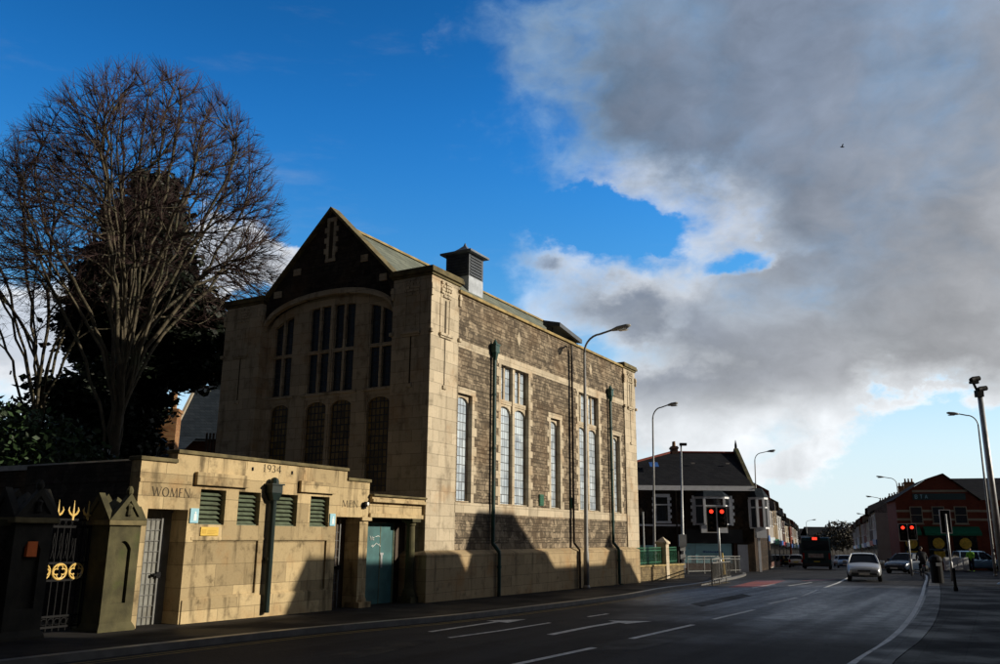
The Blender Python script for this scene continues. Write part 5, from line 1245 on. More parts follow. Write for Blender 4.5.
# terrace across the road whose roofs throw their shadow on the hall
def opp(name, label, s0, s1, n0, n1, ze, zr, r0, r1, wall, cat='house', storeys=2):
    t = thing(name, label, cat, (HC.x, HC.y, 0), ROTZ, 'terrace across the road'); mb = MB(); mb.box(s0,s1,-n1,-n0,-1.2,ze)
    if r0 is None: mb.add([(s0,-n0,ze),(s0,-n1,ze),(s0,-(n0+n1)/2,zr)], [(0,1,2)])
    if r1 is None: mb.add([(s1,-n0,ze),(s1,-n1,ze),(s1,-(n0+n1)/2,zr)], [(0,1,2)])
    mb.build('wall', wall, t, fix=False); rf = MB(); hip_roof(rf, s0, s1, -n1-.2, -n0+.2, ze-.15, zr, s0 if r0 is None else r0, s1 if r1 is None else r1, .1); ro = rf.build('roof', M['slate_dark'], t, fix=False)
    k = max(1, int((s1-s0)/3.2))
    for st in range(storeys):
        for i in range(k): win_part(t, 'y', s0+(s1-s0)*(i+.5)/k, .7+st*2.9, 2.3+st*2.9, 1.1, -n0, M['white_trim'], .07, True, 1)
    q = MB(); q.box(s0+.3,s0+1.2,-n0,-n0+.06,-.3,2.1) if (s1-s0)/k > 4 else q.box(s0+.08,s0+.75,-n0,-n0+.06,-.3,2.1); q.build('door', M['door_wood'], t)
    return t, ro
opp('tall_hall', 'tall brick meeting hall on the near right side of the road', -24, -2.9, 17, 23, 12.2, 15.5, None, None, M['dark_brick'], 'hall', 4)
opp('terrace_house', 'low narrow brick house joined to the tall meeting hall', -2.9, 3.9, 17, 23, 6.0, 7.75, None, None, M['red_brick'])
opp('terrace_house', 'small hipped rendered house opposite the lavatories', 3.9, 10.9, 17, 23, 6.3, 9.25, 5.0, None, M['cream_render'])
opp('terrace_house', 'taller hipped brick house opposite the hall', 10.9, 17.2, 17, 23, 6.5, 10.5, 12.5, 14.9, M['buff_brick'])
tt, ro = opp('terrace_house', 'plain gabled brick house with a roof gablet, last of the row opposite the hall', 17.2, 24.9, 17, 23, 6.2, 8.55, None, None, M['red_brick'])
mb = MB(); mb.prism([(22.0,-20.3,8.3),(24.5,-20.3,8.3),(23.2,-20.3,9.75)], (0,.6,0)); mb.build('gablet', M['slate_dark'], ro)
# the far end of the street: trees closing the view and a church spire
for i, (px, Y, hh, lab) in enumerate(((832,285,9,'distant bare-looking tree at the far end of the street, left of the others'),(839,270,11,'taller distant tree closing the far end of the street'),(847,255,10,'distant tree at the far end of the street beside the right terrace'),(824,300,8,'low distant tree half hidden by the bus'))):
    q = at(px, 545, Y); shrub('street_tree', lab, (q.x, Y, g(Y)), [(0,0,hh*.62,hh*.42,hh*.4,hh*.40),(hh*.25,.3,hh*.45,hh*.3,hh*.3,hh*.28),(-hh*.25,.3,hh*.48,hh*.3,hh*.3,hh*.28)], M['hedge'], 1500, .42, 30+i, 'tree')
for i, (px, Y, w, he) in enumerate(((843,335,26,7.5),(826,345,22,7))):
    q = at(px, 545, Y); terrace_house('distant_house', ('long distant house under the far trees beyond the bus', 'small distant house at the very end of the street')[i], 'houses closing the end of the street', 0, Vector((1,0,0)), 1, w, 9, he, he+3, M['grey_render'], M['slate_dark'], None, base=Vector((q.x-w/2, Y, 0)), party=False)
q = at(829, 520, 320); sp_t = thing('church_spire', 'tiny church spire on the skyline above the bus', 'spire', (q.x, 320, g(320))); zt = q.z-g(320)
mb = MB(); mb.box(-1.6,1.6,-1.6,1.6,0,zt*.55); mb.build('tower', M['grey_render'], sp_t); mb = MB(); mb.lathe([(1.5,zt*.55),(.05,zt)], (0,0,0), 8); mb.build('spire', M['slate_dark'], sp_t)
# ------------------------------------------------------------------ street furniture
def lamp_post(name, label, base, top, armv, head_len=.75, H_arm=.5, mat='lamp_grey', r0=.085):
    b = Vector(base); t_ = thing(name, label, 'street lamp', b, 0, 'street lamps along the road'); T = Vector(top)-b; a = Vector(armv)
    up_ = T.normalized()
    p = MB(); p.tube([(0,0,-.2), T*.13, T*.14, T*.55, T*.93], [r0*1.3, r0*1.3, r0, r0*.85, r0*.6], 10); p.lathe([(r0*1.6,0),(r0*1.6,.05),(r0*1.35,.12)], (0,0,0), 10); p.build('pole', M[mat], t_, smooth=True)
    q = MB(); pts = [T*.93]; 
    for i in range(1, 8):
        k = i/7*PI/2; pts.append(T*.93+up_*(T.length*.07)*math.sin(k)+a*.34*(1-math.cos(k)))
    pts.append(T+a*.62+up_*.12); q.tube(pts, [r0*.6]+[r0*.5]*8, 8); q.build('arm', M[mat], t_, smooth=True)
    h = MB(); d = a.normalized(); s = d.cross(Vector((0,0,1))).normalized(); c0 = T+a*.6+up_*.11; L = a.length*.40
    secs = [(0,.05,.05),(.12,.09,.07),(.35,.15,.10),(.8,.15,.09),(1.0,.07,.045)]
    vs = []
    for k, w, hh in secs:
        c = c0+d*L*k+up_*L*.14*k
        for j in range(8):
            an = 2*PI*j/8; vs.append(c+s*w*math.cos(an)+Vector((0,0,1))*hh*math.sin(an))
    h.add(vs, [(i*8+j,i*8+(j+1)%8,(i+1)*8+(j+1)%8,(i+1)*8+j) for i in range(4) for j in range(8)]+[tuple(range(7,-1,-1)),tuple(range(32,40))]); hd = h.build('lantern', M[mat], t_, smooth=True)
    g_ = MB(); c = c0+d*L*.6+up_*L*.07-Vector((0,0,.085)); g_.add([c+s*x+d*y for x, y in ((-.1,-.22),(.1,-.22),(.1,.22),(-.1,.22))]+[c+s*x+d*y-Vector((0,0,.05)) for x, y in ((-.07,-.16),(.07,-.16),(.07,.16),(-.07,.16))], [(0,1,5,4),(1,2,6,5),(2,3,7,6),(3,0,4,7),(4,5,6,7)]); g_.build('lens', M['headlamp'], hd)
    return t_
def gl_(px, py): q = gp(px, py); return q
bq = gl_(586.5, 588.5); lamp_post('street_lamp', 'tall grey street lamp standing in front of the hall side wall', bq, at(584.3, 336, bq.y), NN*2.0)
bq = gl_(655, 575); bq.z = g(bq.y); lamp_post('street_lamp', 'slim street lamp beside the far end of the hall, before the corner shop', bq, at(652.6, 408, bq.y), NN*1.55, r0=.075)
Y = 80; bq = Vector((at(757,540,Y).x, Y, g(Y))); lamp_post('street_lamp', 'street lamp at the right edge of the dark corner shop', bq, at(754.5, 453, Y), FN*1.9, r0=.075)
Y = 53; bq = Vector((at(995,570,Y).x, Y, g(Y))); lamp_post('street_lamp', 'leaning street lamp next to the camera mast on the right', bq, at(977, 415, Y), -FN*1.7, r0=.075)
for i, (px, pyt, Y, lab) in enumerate(((896,478,100,'street lamp rising over the right-hand terrace, nearest of the far ones'),(881,497.5,130,'second far street lamp above the right-hand terrace'),(868,514.5,172,'third far street lamp, small above the right-hand roofs'),(861,523.5,215,'farthest small street lamp on the right'))):
    q = at(px, pyt, Y); lamp_post('street_lamp', lab, (q.x+.3, Y, g(Y)), q, -FN*2.1, r0=.085)
q = at(806, 520.5, 190); lamp_post('street_lamp', 'far street lamp above the left-hand shops behind the bus', (q.x, 190, g(190)), q, FN*2.1, r0=.085)
# slim post with small head
bq = gl_(683.5, 574); T = at(681, 445, bq.y); t_ = thing('signal_post', 'slim tall post with small lamp head and control box before the corner shop', 'post', bq); v = T-bq
mb = MB(); mb.tube([(0,0,-.2), v*.3, v*.31, v], [.1,.1,.07,.05], 8); mb.build('pole', M['galvanised'], t_, smooth=True)
mb = MB(); mb.box(v.x-.08,v.x+.34,-.12,.12,v.z-.04,v.z+.12); mb.build('lantern', M['black_iron'], t_)
mb = MB(); mb.box(-.22,.22,-.25,-.08,1.6,2.3); mb.build('control_box', M['galvanised'], t_)
for z in (.35,.85,1.35):
    mb = MB(); mb.box(-.16,.16,-.13,-.1,z,z+.28); mb.build('white_band', M['sign_white'], t_)
bq = gp(642.5, 581); T = at(643, 513, 43); t_ = thing('thin_pole', 'thin pale pole standing behind the green railings', 'post', (T.x, 43, g(43))); mb = MB(); mb.tube([(0,0,-.1),(0,0,T.z-g(43))], .035, 6); mb.lathe([(.05,T.z-g(43)),(.05,T.z-g(43)+.06)], (0,0,0), 6); mb.build('pole', M['galvanised'], t_)
# camera mast
Y = 40; b0 = at(1001.5, 560, Y); b0 = Vector((b0.x, Y, g(Y))); T = at(980, 396, Y)-b0; t_ = thing('camera_mast', 'thick grey mast with surveillance cameras on its bracket at the right edge', 'camera mast', b0)
mb = MB(); mb.tube([(0,0,-.2), T*.5, T], [.17,.15,.12], 12); mb.lathe([(.3,-.05),(.3,.05),(.22,.1)], (0,0,0), 12); mb.build('pole', M['galvanised'], t_, smooth=True)
mb = MB(); mb.box(T.x-.18,T.x+.12,T.y-.15,T.y+.15,T.z-.05,T.z+.28); mb.tube([T+Vector((-.05,0,.1)), T+Vector((-.25,0,.65))], .06, 6); mb.box(T.x-.4,T.x-.02,T.y-.1,T.y+.1,T.z+.6,T.z+.72); mb.build('bracket', M['black_iron'], t_)
for dx, dz in ((.16,.34),(-.12,.82)):
    mb = MB(); mb.tube([T+Vector((dx-.28,-.1,dz-.06)), T+Vector((dx-.1,0,dz)), T+Vector((dx+.22,.05,dz+.06))], [.1,.13,.12], 10); mb.build('camera', M['black_iron'], t_)
# traffic signals
def signal(name, label, base, heads, facing, group='traffic signals', on=True, board=True):
    """heads = (dx, z of the lens column top, number of lenses); the aspect looks along -y of the thing"""
    t_ = thing(name, label, 'traffic light', base, facing, group); mb = MB(); zt = max(h[1] for h in heads)-.1; mb.tube([(0,0,-.2),(0,0,zt)], .057, 8); mb.lathe([(.085,0),(.085,.9),(.06,.95)], (0,0,0), 8); mb.build('pole', M['galvanised'], t_, smooth=True)
    for dx, zt, n, hh in heads:
        h = MB(); h.box(dx-.15,dx+.15,-.28,-.06,zt-hh,zt); hd = h.build('signal_head', M['black_iron'], t_, bevel=.02)
        if board:
            b = MB(); b.box(dx-.26,dx+.26,-.075,-.055,zt-hh-.12,zt+.12); bd = b.build('backing_board', M['black_iron'], hd)
            w = MB(); e0, z0, z1 = .26, zt-hh-.12, zt+.12
            for a0, a1, c0, c1 in ((dx-.27,dx-.235,z0,z1),(dx+.235,dx+.27,z0,z1),(dx-.235,dx+.235,z0,z0+.035),(dx-.235,dx+.235,z1-.035,z1)): w.box(a0,a1,-.085,-.05,c0,c1)
            w.build('border', M['sign_white'], hd)
        st = hh/n
        for i in range(n):
            c = (dx, -.285, zt-st*(i+.5)); l_ = MB(); r_ = .105; l_.lathe([(.002,-.035),(r_*.7,-.022),(r_,0),(r_,.02)], c, 14, 'y'); l_.build('lens', M['red_lamp'] if (i == 0 and on) else M['lens_off'], hd)
            v = MB(); 
            for k in range(9):
                a0, a1 = PI*k/9, PI*(k+1)/9; rr_ = r_+.02
                v.quad((c[0]+rr_*math.cos(a0),c[1]+.03,c[2]+rr_*math.sin(a0)),(c[0]+rr_*math.cos(a1),c[1]+.03,c[2]+rr_*math.sin(a1)),(c[0]+rr_*math.cos(a1),c[1]-.16,c[2]+rr_*math.sin(a1)),(c[0]+rr_*math.cos(a0),c[1]-.16,c[2]+rr_*math.sin(a0)))
            v.build('visor', M['black_iron'], hd, fix=False)
    return t_
bq = gp(721, 577.5); Y = bq.y; zt = at(718, 509, Y).z-bq.z; k = Y/871
az_face = -math.atan2(bq.x, bq.y)*1.0
signal('traffic_light', 'pair of red traffic signals on a pole in front of the corner shop', bq, [(-.33, zt, 4, 1.12), (.22, zt, 3, .88)], az_face)
Y = 56; q = at(907, 527, Y); signal('traffic_light', 'pair of red traffic signals beside the dark car on the right', (q.x, Y, g(Y)), [(-.25, q.z-g(Y)+.1, 3, .88), (.28, q.z-g(Y)+.1, 3, .8)], -math.atan2(q.x, Y))
Y = 44; q = at(945, 512, Y); signal('traffic_light', 'black traffic signal seen from behind on the right pavement, lamps turned away', (q.x, Y, g(Y)), [(0, q.z-g(Y), 3, .95)], PI-math.atan2(q.x, Y)+.35, on=False)
# litter bin, and a dark post added to stand for the signal pole's reflection
q = gp(920, 583); q = gp(938, 583); t_ = thing('litter_bin', 'black cylindrical litter bin near the kerb on the right pavement', 'litter bin', q); mb = MB(); mb.lathe([(.27,0),(.27,.95),(.30,1.0),(.30,1.05),(.24,1.2),(.06,1.3)], (0,0,0), 14); mb.build('body', M['black_iron'], t_); mb = MB(); mb.box(-.14,.14,-.31,-.28,.78,.93); mb.build('slot', M['galvanised'], t_)
q = gp(956, 591); b_ = thing('reflection_post', 'short dark post standing in for a reflection on the wet right pavement', 'reflection_post', q); mb = MB(); mb.lathe([(.08,0),(.08,.12),(.055,.18),(.05,.7),(.065,.74),(.065,.8),(.03,.86)], (0,0,0), 12); mb.build('post', M['black_iron'], b_)
# guard rails
def guard_rail(label, a, b, h=1.0, n=None, mat='rail_grey'):
    a, b = Vector(a), Vector(b); d = b-a; L = Vector((d.x,d.y,0)).length; t_ = thing('guard_rail', label, 'railing', a, math.atan2(d.y, d.x), 'pedestrian guard rails'); n = n or int(L/.14); f = MB(); dz = d.z
    def bar(x0,x1,z0,z1): f.add([(x0,-.02,z0+dz*x0/L),(x1,-.02,z0+dz*x1/L),(x1,.02,z0+dz*x1/L),(x0,.02,z0+dz*x0/L),(x0,-.02,z1+dz*x0/L),(x1,-.02,z1+dz*x1/L),(x1,.02,z1+dz*x1/L),(x0,.02,z1+dz*x0/L)], [(0,1,2,3),(4,7,6,5),(0,4,5,1),(1,5,6,2),(2,6,7,3),(3,7,4,0)])
    bar(0,L,h-.05,h); bar(0,L,.14,.18); bar(0,L,h-.2,h-.16)
    for i in range(int(L/2)+1): x = min(L, i*2.0); bar(max(0,x-.03),x+.03,-.1,h)
    f.build('frame', M[mat], t_); bb = MB()
    for i in range(n): x = L*(i+.5)/n; bb.tube([(x,0,.16+dz*x/L),(x,0,h-.18+dz*x/L)], .011, 4, False)
    bb.build('bars', M[mat], t_, fix=False); return t_
guard_rail('grey pedestrian guard rail across the front of the corner shop', gp(688,574.2), gp(741,572.6), 1.05)
guard_rail('near grey guard rail panel by the traffic signals, facing the road', gp(712,583.5), gp(731,579.5), 1.05)
guard_rail('short guard rail return beside the signal pole', gp(712.3,583.3), gp(722,576.5), 1.05)
q = gp(723.5, 575); t_ = thing('yellow_cone', 'small yellow cone behind the guard rail', 'traffic cone', q); mb = MB(); mb.box(-.2,.2,-.2,.2,0,.05); mb.lathe([(.15,.05),(.03,1.25)], (0,0,0), 10); mb.build('cone', M['sign_yellow'], t_)
# low wall with green railings after the hall
lw = thing('railing_wall', 'low rubble wall with stone pier and green railings at the end of the hall', 'wall', tuple(sp(16.86, .32, 0)), ROTZ)
WL = 7.2; mb = MB(); mb.add([(0,0,-1),(WL,0,-1),(WL,.35,-1),(0,.35,-1),(0,0,.26),(WL,0,.20),(WL,.35,.20),(0,.35,.26)], [(0,1,2,3),(4,7,6,5),(0,4,5,1),(1,5,6,2),(2,6,7,3),(3,7,4,0)]); mb.build('wall', M['wall_stone'], lw)
mb = MB(); mb.prism([(-.0,-.05,.26),(WL+.05,-.05,.20),(WL+.05,.4,.20),(0,.4,.26)], (0,0,.07)); mb.build('coping', M['coping_yellow'], lw)
PX = 4.55; mb = MB(); mb.box(PX-.22,PX+.22,-.06,.41,-1,1.28); mb.add([(PX-.28,-.12,1.28),(PX+.28,-.12,1.28),(PX+.28,.47,1.28),(PX-.28,.47,1.28),(PX-.28,-.12,1.36),(PX+.28,-.12,1.36),(PX+.28,.47,1.36),(PX-.28,.47,1.36),(PX,.17,1.62)], [(0,1,5,4),(1,2,6,5),(2,3,7,6),(3,0,4,7),(4,5,8),(5,6,8),(6,7,8),(7,4,8),(3,2,1,0)]); mb.build('pier', M['ashlar'], lw)
rl = MB()
for x0, x1 in ((.03,PX-.24),(PX+.24,WL-.6)):
    for z in (.40,.95,1.08): rl.box(x0,x1,.16,.2,z,z+.04)
    n = int((x1-x0)/.13)
    for i in range(n+1):
        x = x0+(x1-x0)*i/n; rl.box(x-.012,x+.012,.165,.19,.3,1.1)
        if i % 2 == 0: rl.tube([(x,.15,.46),(x+.07,.15,.56),(x-.05,.15,.70),(x+.07,.15,.84),(x,.15,.93)], .016, 4)
rl.build('railings', M['green_bright'], lw)
yb = thing('yard_screen', 'green screen fence behind the railings beside the hall', 'fence', tuple(sp(17.2, 2.6, 0)), ROTZ); mb = MB(); mb.box(0,7,0,.06,-1,1.15); mb.build('panel', M['green_paint'], yb)
for i in range(4):
    mb = MB(); mb.box(i*2.3,i*2.3+.08,-.06,0,-1,1.2); mb.build('post', M['green_paint'], yb)
# dark wall and hedge on the right edge of the picture
rw = thing('hedge', 'dark leafless hedge behind railings at the right edge of the picture', 'hedge', (0,0,0)); r = random.Random(6); mb = MB(); 
ha, hb_ = Vector((29.5, 46.5, 0)), Vector((43.6, 74, 0)); hd_ = (hb_-ha).normalized(); hn_ = Vector((hd_.y,-hd_.x,0)); HL = (hb_-ha).length
def hp():
    k = r.uniform(0, HL); p = ha+hd_*k+hn_*r.uniform(.0,1.6); return Vector((p.x,p.y,g(p.y)+r.uniform(.0,1)*(3.4-k*.03+.35*mnoise.noise(Vector((k*.5,0,1))))))
vs, fs = leaf_cloud(r, 9000, hp, .2, .8); mb.add(vs, fs); mb.build('foliage', M['hedge'], rw, fix=False)
mb = MB()
for i in range(26):
    p = ha+hd_*HL*i/25+hn_*.8; mb.tube([(p.x,p.y,g(p.y)-.1),(p.x+r.uniform(-.2,.2),p.y,g(p.y)+2.8)], [.05,.02], 5, False)
mb.build('stems', M['bark_dark'], rw, fix=False)
fr_ = thing('boundary_wall', 'low dark wall with iron railings along the right pavement, before the hedge', 'wall', (0,0,0)); mb = MB(); ir = MB()
def seg_box(mb, a, b, w, z0, z1):
    d = (b-a).normalized(); n_ = Vector((-d.y,d.x,0))*w/2; P = [a+n_,a-n_,b-n_,b+n_]; zz = [g(a.y),g(a.y),g(b.y),g(b.y)]
    mb.add([(p.x,p.y,z+z0) for p, z in zip(P, zz)]+[(p.x,p.y,z+z1) for p, z in zip(P, zz)], [(0,1,2,3),(4,7,6,5),(0,4,5,1),(1,5,6,2),(2,6,7,3),(3,7,4,0)])
pts_ = densify([ha-hn_*.4, hb_-hn_*.4], 3.)
for a, b in zip(pts_, pts_[1:]): seg_box(mb, a, b, .3, -.3, .45); seg_box(ir, a, b, .05, 1.35, 1.4)
for i in range(int(HL/.25)): p = ha-hn_*.4+hd_*.25*i; ir.tube([(p.x,p.y,g(p.y)+.44),(p.x,p.y,g(p.y)+1.5)], .012, 4, False)
mb.build('wall', M['rubble_dark'], fr_); ir.build('railings', M['black_iron'], fr_, fix=False)
# white works barrier
Y = 66; a, b = at(944, 560, Y), at(968, 560, Y); a.z = g(Y); t_ = thing('works_barrier', 'white plastic works barrier across the right pavement', 'barrier', a); L = b.x-a.x; mb = MB(); mb.box(0,L,-.06,.06,.1,1.05); 
for i in range(4): mb.box(L*i/4+.06,L*(i+1)/4-.06,-.075,.075,.18,.98)
mb.build('panel', M['barrier_white'], t_, bevel=.02); mb = MB(); 
for x in (.2, L-.2): mb.box(x-.12,x+.12,-.3,.3,0,.1)
mb.build('foot', M['bumper_grey'], t_)
# bird
q = at(842, 147, 60); t_ = thing('bird', 'tiny dark bird flying in front of the grey cloud', 'bird', q); mb = MB(); mb.tube([(-.16,0,0),(-.05,0,.01),(.1,0,.0),(.2,0,-.01)], [.01,.05,.04,.008], 6); mb.add([(-.04,0,.02),(.06,0,.02),(.02,.28,.14),(-.06,.25,.13)], [(0,1,2,3)]); mb.add([(-.04,0,.02),(.06,0,.02),(.02,-.28,.14),(-.06,-.25,.13)], [(0,1,2,3)]); mb.build('body', M['black_iron'], t_, fix=False)
# ------------------------------------------------------------------ vehicles and people
def wheel_part(parent, x, y, r_, w, side):
    t = MB(); t.lathe([(r_*.62,-w/2),(r_*.92,-w/2),(r_,-w*.3),(r_,w*.3),(r_*.92,w/2),(r_*.62,w/2)], (x,y,r_), 18, 'x'); wh = t.build('wheel', M['tyre'], parent, smooth=False)
    q = MB(); o = side*(w/2-.015); q.lathe([(r_*.63,o-.03*side),(r_*.63,o),(r_*.5,o-.02*side),(r_*.18,o-.005*side),(.002,o+.005*side)], (x,y,r_), 16, 'x'); q.build('rim', M['rim'], wh)
def car(name, label, loc, heading, mat, L=4.1, W=1.72, H=1.43, estate=.0, group='cars on the road'):
    """y forward, wheels on z=0; heading clockwise from +Y"""
    t = thing(name, label, 'car', loc, -heading, group); hw = W/2
    st = [(-L/2,.50,.80,.80),(-L/2+.06,.34,.88,.90),(-L/2+.3,.26,.95,.96),(-L*.28,.2,.97,1.0),(0,.2,.95,1.0),(L*.17,.2,.93,1.0),(L*.24,.2,.92,1.0),(L*.36,.22,.84,.98),(L/2-.2,.25,.74,.93),(L/2-.05,.32,.62,.85),(L/2,.40,.54,.72)]
    vs = []; n = 0
    for y, zl, zt, k in st:
        w = hw*k; half = [(w*.80,zl),(w*.97,zl+.10),(w,zl+(zt-zl)*.5),(w*.97,zt-.05),(w*.88,zt),(w*.45,zt+.035)]
        ringp = [(x,z) for x, z in half]+[(0,zt+.045)]+[(-x,z) for x, z in reversed(half)]; n = len(ringp); vs += [(x,y,z) for x, z in ringp]
    fs = [(i*n+j, i*n+(j+1)%n, (i+1)*n+(j+1)%n, (i+1)*n+j) for i in range(len(st)-1) for j in range(n)]+[tuple(range(n)), tuple(range((len(st)-1)*n, len(st)*n))]
    b = MB(); b.add(vs, fs); body = b.build('body', mat, t, smooth=True)
    ss = body.modifiers.new('sub', 'SUBSURF'); ss.levels = 1; ss.render_levels = 2
    # greenhouse
    yb0, yb1 = -L*.46, L*.245; yt0, yt1 = -L*.40+estate, L*.055; wb, wt = hw*.90, hw*.68; zb, zt = .95, H-.05
    A = [(-wb,yb0+.1,zb),(wb,yb0+.1,zb),(wb*.97,yb1,zb-.03),(-wb*.97,yb1,zb-.03)]; T = [(-wt,yt0,zt),(wt,yt0,zt),(wt,yt1,zt),(-wt,yt1,zt)]
    def pane(nm, P, out):
        c = sum((Vector(p) for p in P), Vector())/4; m = MB(); m.add([Vector(p)+Vector(out)*.004 for p in P], [(0,1,2,3)]); return m.build(nm, M['car_glass'], t, fix=False)
    pane('rear_window', (A[0],A[1],T[1],T[0]), (0,-1,0)); pane('windscreen', (A[3],A[2],T[2],T[3]), (0,1,0)); pane('side_window', (A[1],A[2],T[2],T[1]), (1,0,0)); pane('side_window', (A[0],A[3],T[3],T[0]), (-1,0,0))
    r_ = MB(); m_ = .05
    xs_ = [-wt-.02,-wt*.8,0,wt*.8,wt+.02]; zs_ = [zt-.02,zt+.035,zt+.055,zt+.035,zt-.02]; ys_ = [(yt0-.06,-.03),(yt0+.15,0),((yt0+yt1)/2,.01),(yt1-.1,0),(yt1+.05,-.03)]
    vv = [(x,y,z+dz) for y, dz in ys_ for x, z in zip(xs_, zs_)]; r_.add(vv, [(i*5+j,i*5+j+1,i*5+6+j,i*5+5+j) for i in range(4) for j in range(4)]); r_.add([(x,y,z-.04) for x,y,z in vv], [(i*5+j,i*5+5+j,i*5+6+j,i*5+j+1) for i in range(4) for j in range(4)])
    for a, c in zip(A, T): r_.tube([Vector(a)-Vector((0,0,.05)), Vector(a).lerp(Vector(c),.5)+Vector((math.copysign(.02,a[0]),0,0)), c], [.05,.045,.04], 6)
    for sgn in (-1, 1): yb = -.05*L; r_.tube([(sgn*wb,yb,zb-.03),(sgn*(wt+.01),yb-.05,zt)], [.04,.03], 6)
    r_.build('roof', mat, t, smooth=False)
    for sgn in (-1, 1):
        h = MB(); h.add([(sgn*hw*.42,L/2-.035,.60),(sgn*hw*.80,L/2-.15,.62),(sgn*hw*.83,L/2-.26,.74),(sgn*hw*.50,L/2-.14,.72),(sgn*hw*.42,L/2-.16,.60),(sgn*hw*.80,L/2-.3,.62),(sgn*hw*.80,L/2-.35,.72),(sgn*hw*.50,L/2-.3,.70)], [(0,1,2,3),(4,7,6,5),(0,4,5,1),(1,5,6,2),(2,6,7,3),(3,7,4,0)]); h.build('headlight', M['headlamp'], t)
        h = MB(); h.box(sgn*hw*.66,sgn*hw*.90,-L/2-.02,-L/2+.18,.62,.92); h.build('tail_light', M['tail_red'], t, bevel=.02)
        h = MB(); h.box(sgn*(hw*.94),sgn*(hw+.17),L*.19,L*.19+.1,.93,1.06); h.build('mirror', mat, t, bevel=.03)
        for yy in (L*.31, -L*.30): wheel_part(t, sgn*(hw-.11), yy, .30, .19, sgn)
    m = MB(); m.box(-hw*.36,hw*.36,L/2-.10,L/2+.012,.52,.60); m.build('grille', M['bumper_grey'], t, bevel=.01)
    m = MB(); m.box(-hw*.74,hw*.74,L/2-.2,L/2+.035,.36,.46); m.build('bumper', M['bumper_grey'], t, bevel=.03); m = MB(); m.box(-hw*.8,hw*.8,-L/2-.05,-L/2+.2,.38,.52); m.build('bumper', M['bumper_grey'], t, bevel=.03)
    m = MB(); m.box(-.26,.26,L/2+.035,L/2+.05,.36,.47); m.build('number_plate', M['plate_white'], t); m = MB(); m.box(-.26,.26,-L/2-.07,-L/2-.045,.6,.71); m.build('number_plate', M['plate_yellow'], t)
    return t
def place(px, py): q = gp(px, py, -KERB); return q
q = place(865, 580.5); FA = FAR_AZ
toward = math.atan2(-q.x, -q.y)
car('hatchback_car', 'pale silver hatchback driving towards us down the middle of the road', q, FA+PI+rad(2), M['car_silver'], 3.9, 1.70, 1.42)
q = place(908, 573.5); car('saloon_car', 'dark blue car turning at the junction behind the cyclist', q, FA+PI+rad(28), M['car_navy'], 4.3, 1.75, 1.45, -.1)
q = place(797, 567.5); car('hatchback_car', 'small pale car parked at the left kerb beside the bus', q, FA, M['car_white'], 3.9, 1.7, 1.45)
q = place(845, 563.5); q = at(845, 563, 100); q.z = road(100); car('hatchback_car', 'small light blue car far down the road to the right of the bus', q, FA+PI, M['car_blue'], 4.0, 1.7, 1.42)
for i, (px, Y, m, lab) in enumerate(((840,122,'car_white','tiny pale car beyond the light blue one'),(850,135,'car_red','tiny dark red car parked far along the right kerb'),(787,112,'car_black','black car parked far along the left kerb'))):
    q = at(px, 560, Y); q.z = road(Y); car('hatchback_car', lab, q, FA if i == 2 else FA+PI, M[m])
Y = 72; q = at(979, 565, Y); q.z = g(Y); car('van_car', 'greyish blue car parked across the end of the right pavement, behind the white barrier', q, FA+rad(75), M['car_blue'], 4.1, 1.75, 1.6)
# bus, seen from behind
Y = 80.5; q = at(817.5, 569, Y); bus = thing('bus', 'dark teal single-decker bus driving away, red light glowing at its rear top', 'bus', (q.x, Y, road(Y)), -FA)
BW, BH, BL = 1.27, 2.92, 11.; mb = MB(); mb.box(-BW,BW,0,BL,.32,BH); mb.build('body', M['bus_teal'], bus, bevel=.16)
mb = MB(); mb.box(-BW+.12,BW-.12,-.012,.05,1.72,2.62); mb.build('rear_window', M['car_glass'], bus, bevel=.01)
for sgn in (-1, 1):
    mb = MB(); mb.box(sgn*BW,sgn*(BW+.01),.5,BL-.6,1.3,2.35); mb.build('side_window', M['car_glass'], bus)
    mb = MB(); mb.box(sgn*(BW-.22),sgn*(BW-.06),-.02,.03,.95,1.5); mb.build('tail_light', M['tail_red'], bus)
    for yy in (2.6, BL-2.4): wheel_part(bus, sgn*(BW-.14), yy, .47, .28, sgn)
mb = MB(); mb.box(-.42,.42,-.03,.03,2.66,2.95); mb.build('display', M['black_iron'], bus, bevel=.01); mb = MB(); mb.box(-.28,.16,-.042,-.031,2.68,2.92); mb.build('rear_lamp', M['bus_red_lamp'], bus)
mb = MB(); mb.box(-.72,.62,-.02,.03,1.08,1.45); mb.build('advert_panel', M['advert'], bus); mb = MB(); mb.box(-BW+.1,BW-.1,-.05,.05,.3,.58); mb.build('bumper', M['bumper_grey'], bus, bevel=.03)
mb = MB(); mb.box(-.26,.26,-.06,-.04,.68,.8); mb.build('number_plate', M['plate_yellow'], bus)
for i in range(1):
    mb = MB()
    for k in range(4): mb.box(-.8,.8,-.012,.0,.84+k*.05,.865+k*.05)
    mb.build('engine_grille', M['black_iron'], bus)

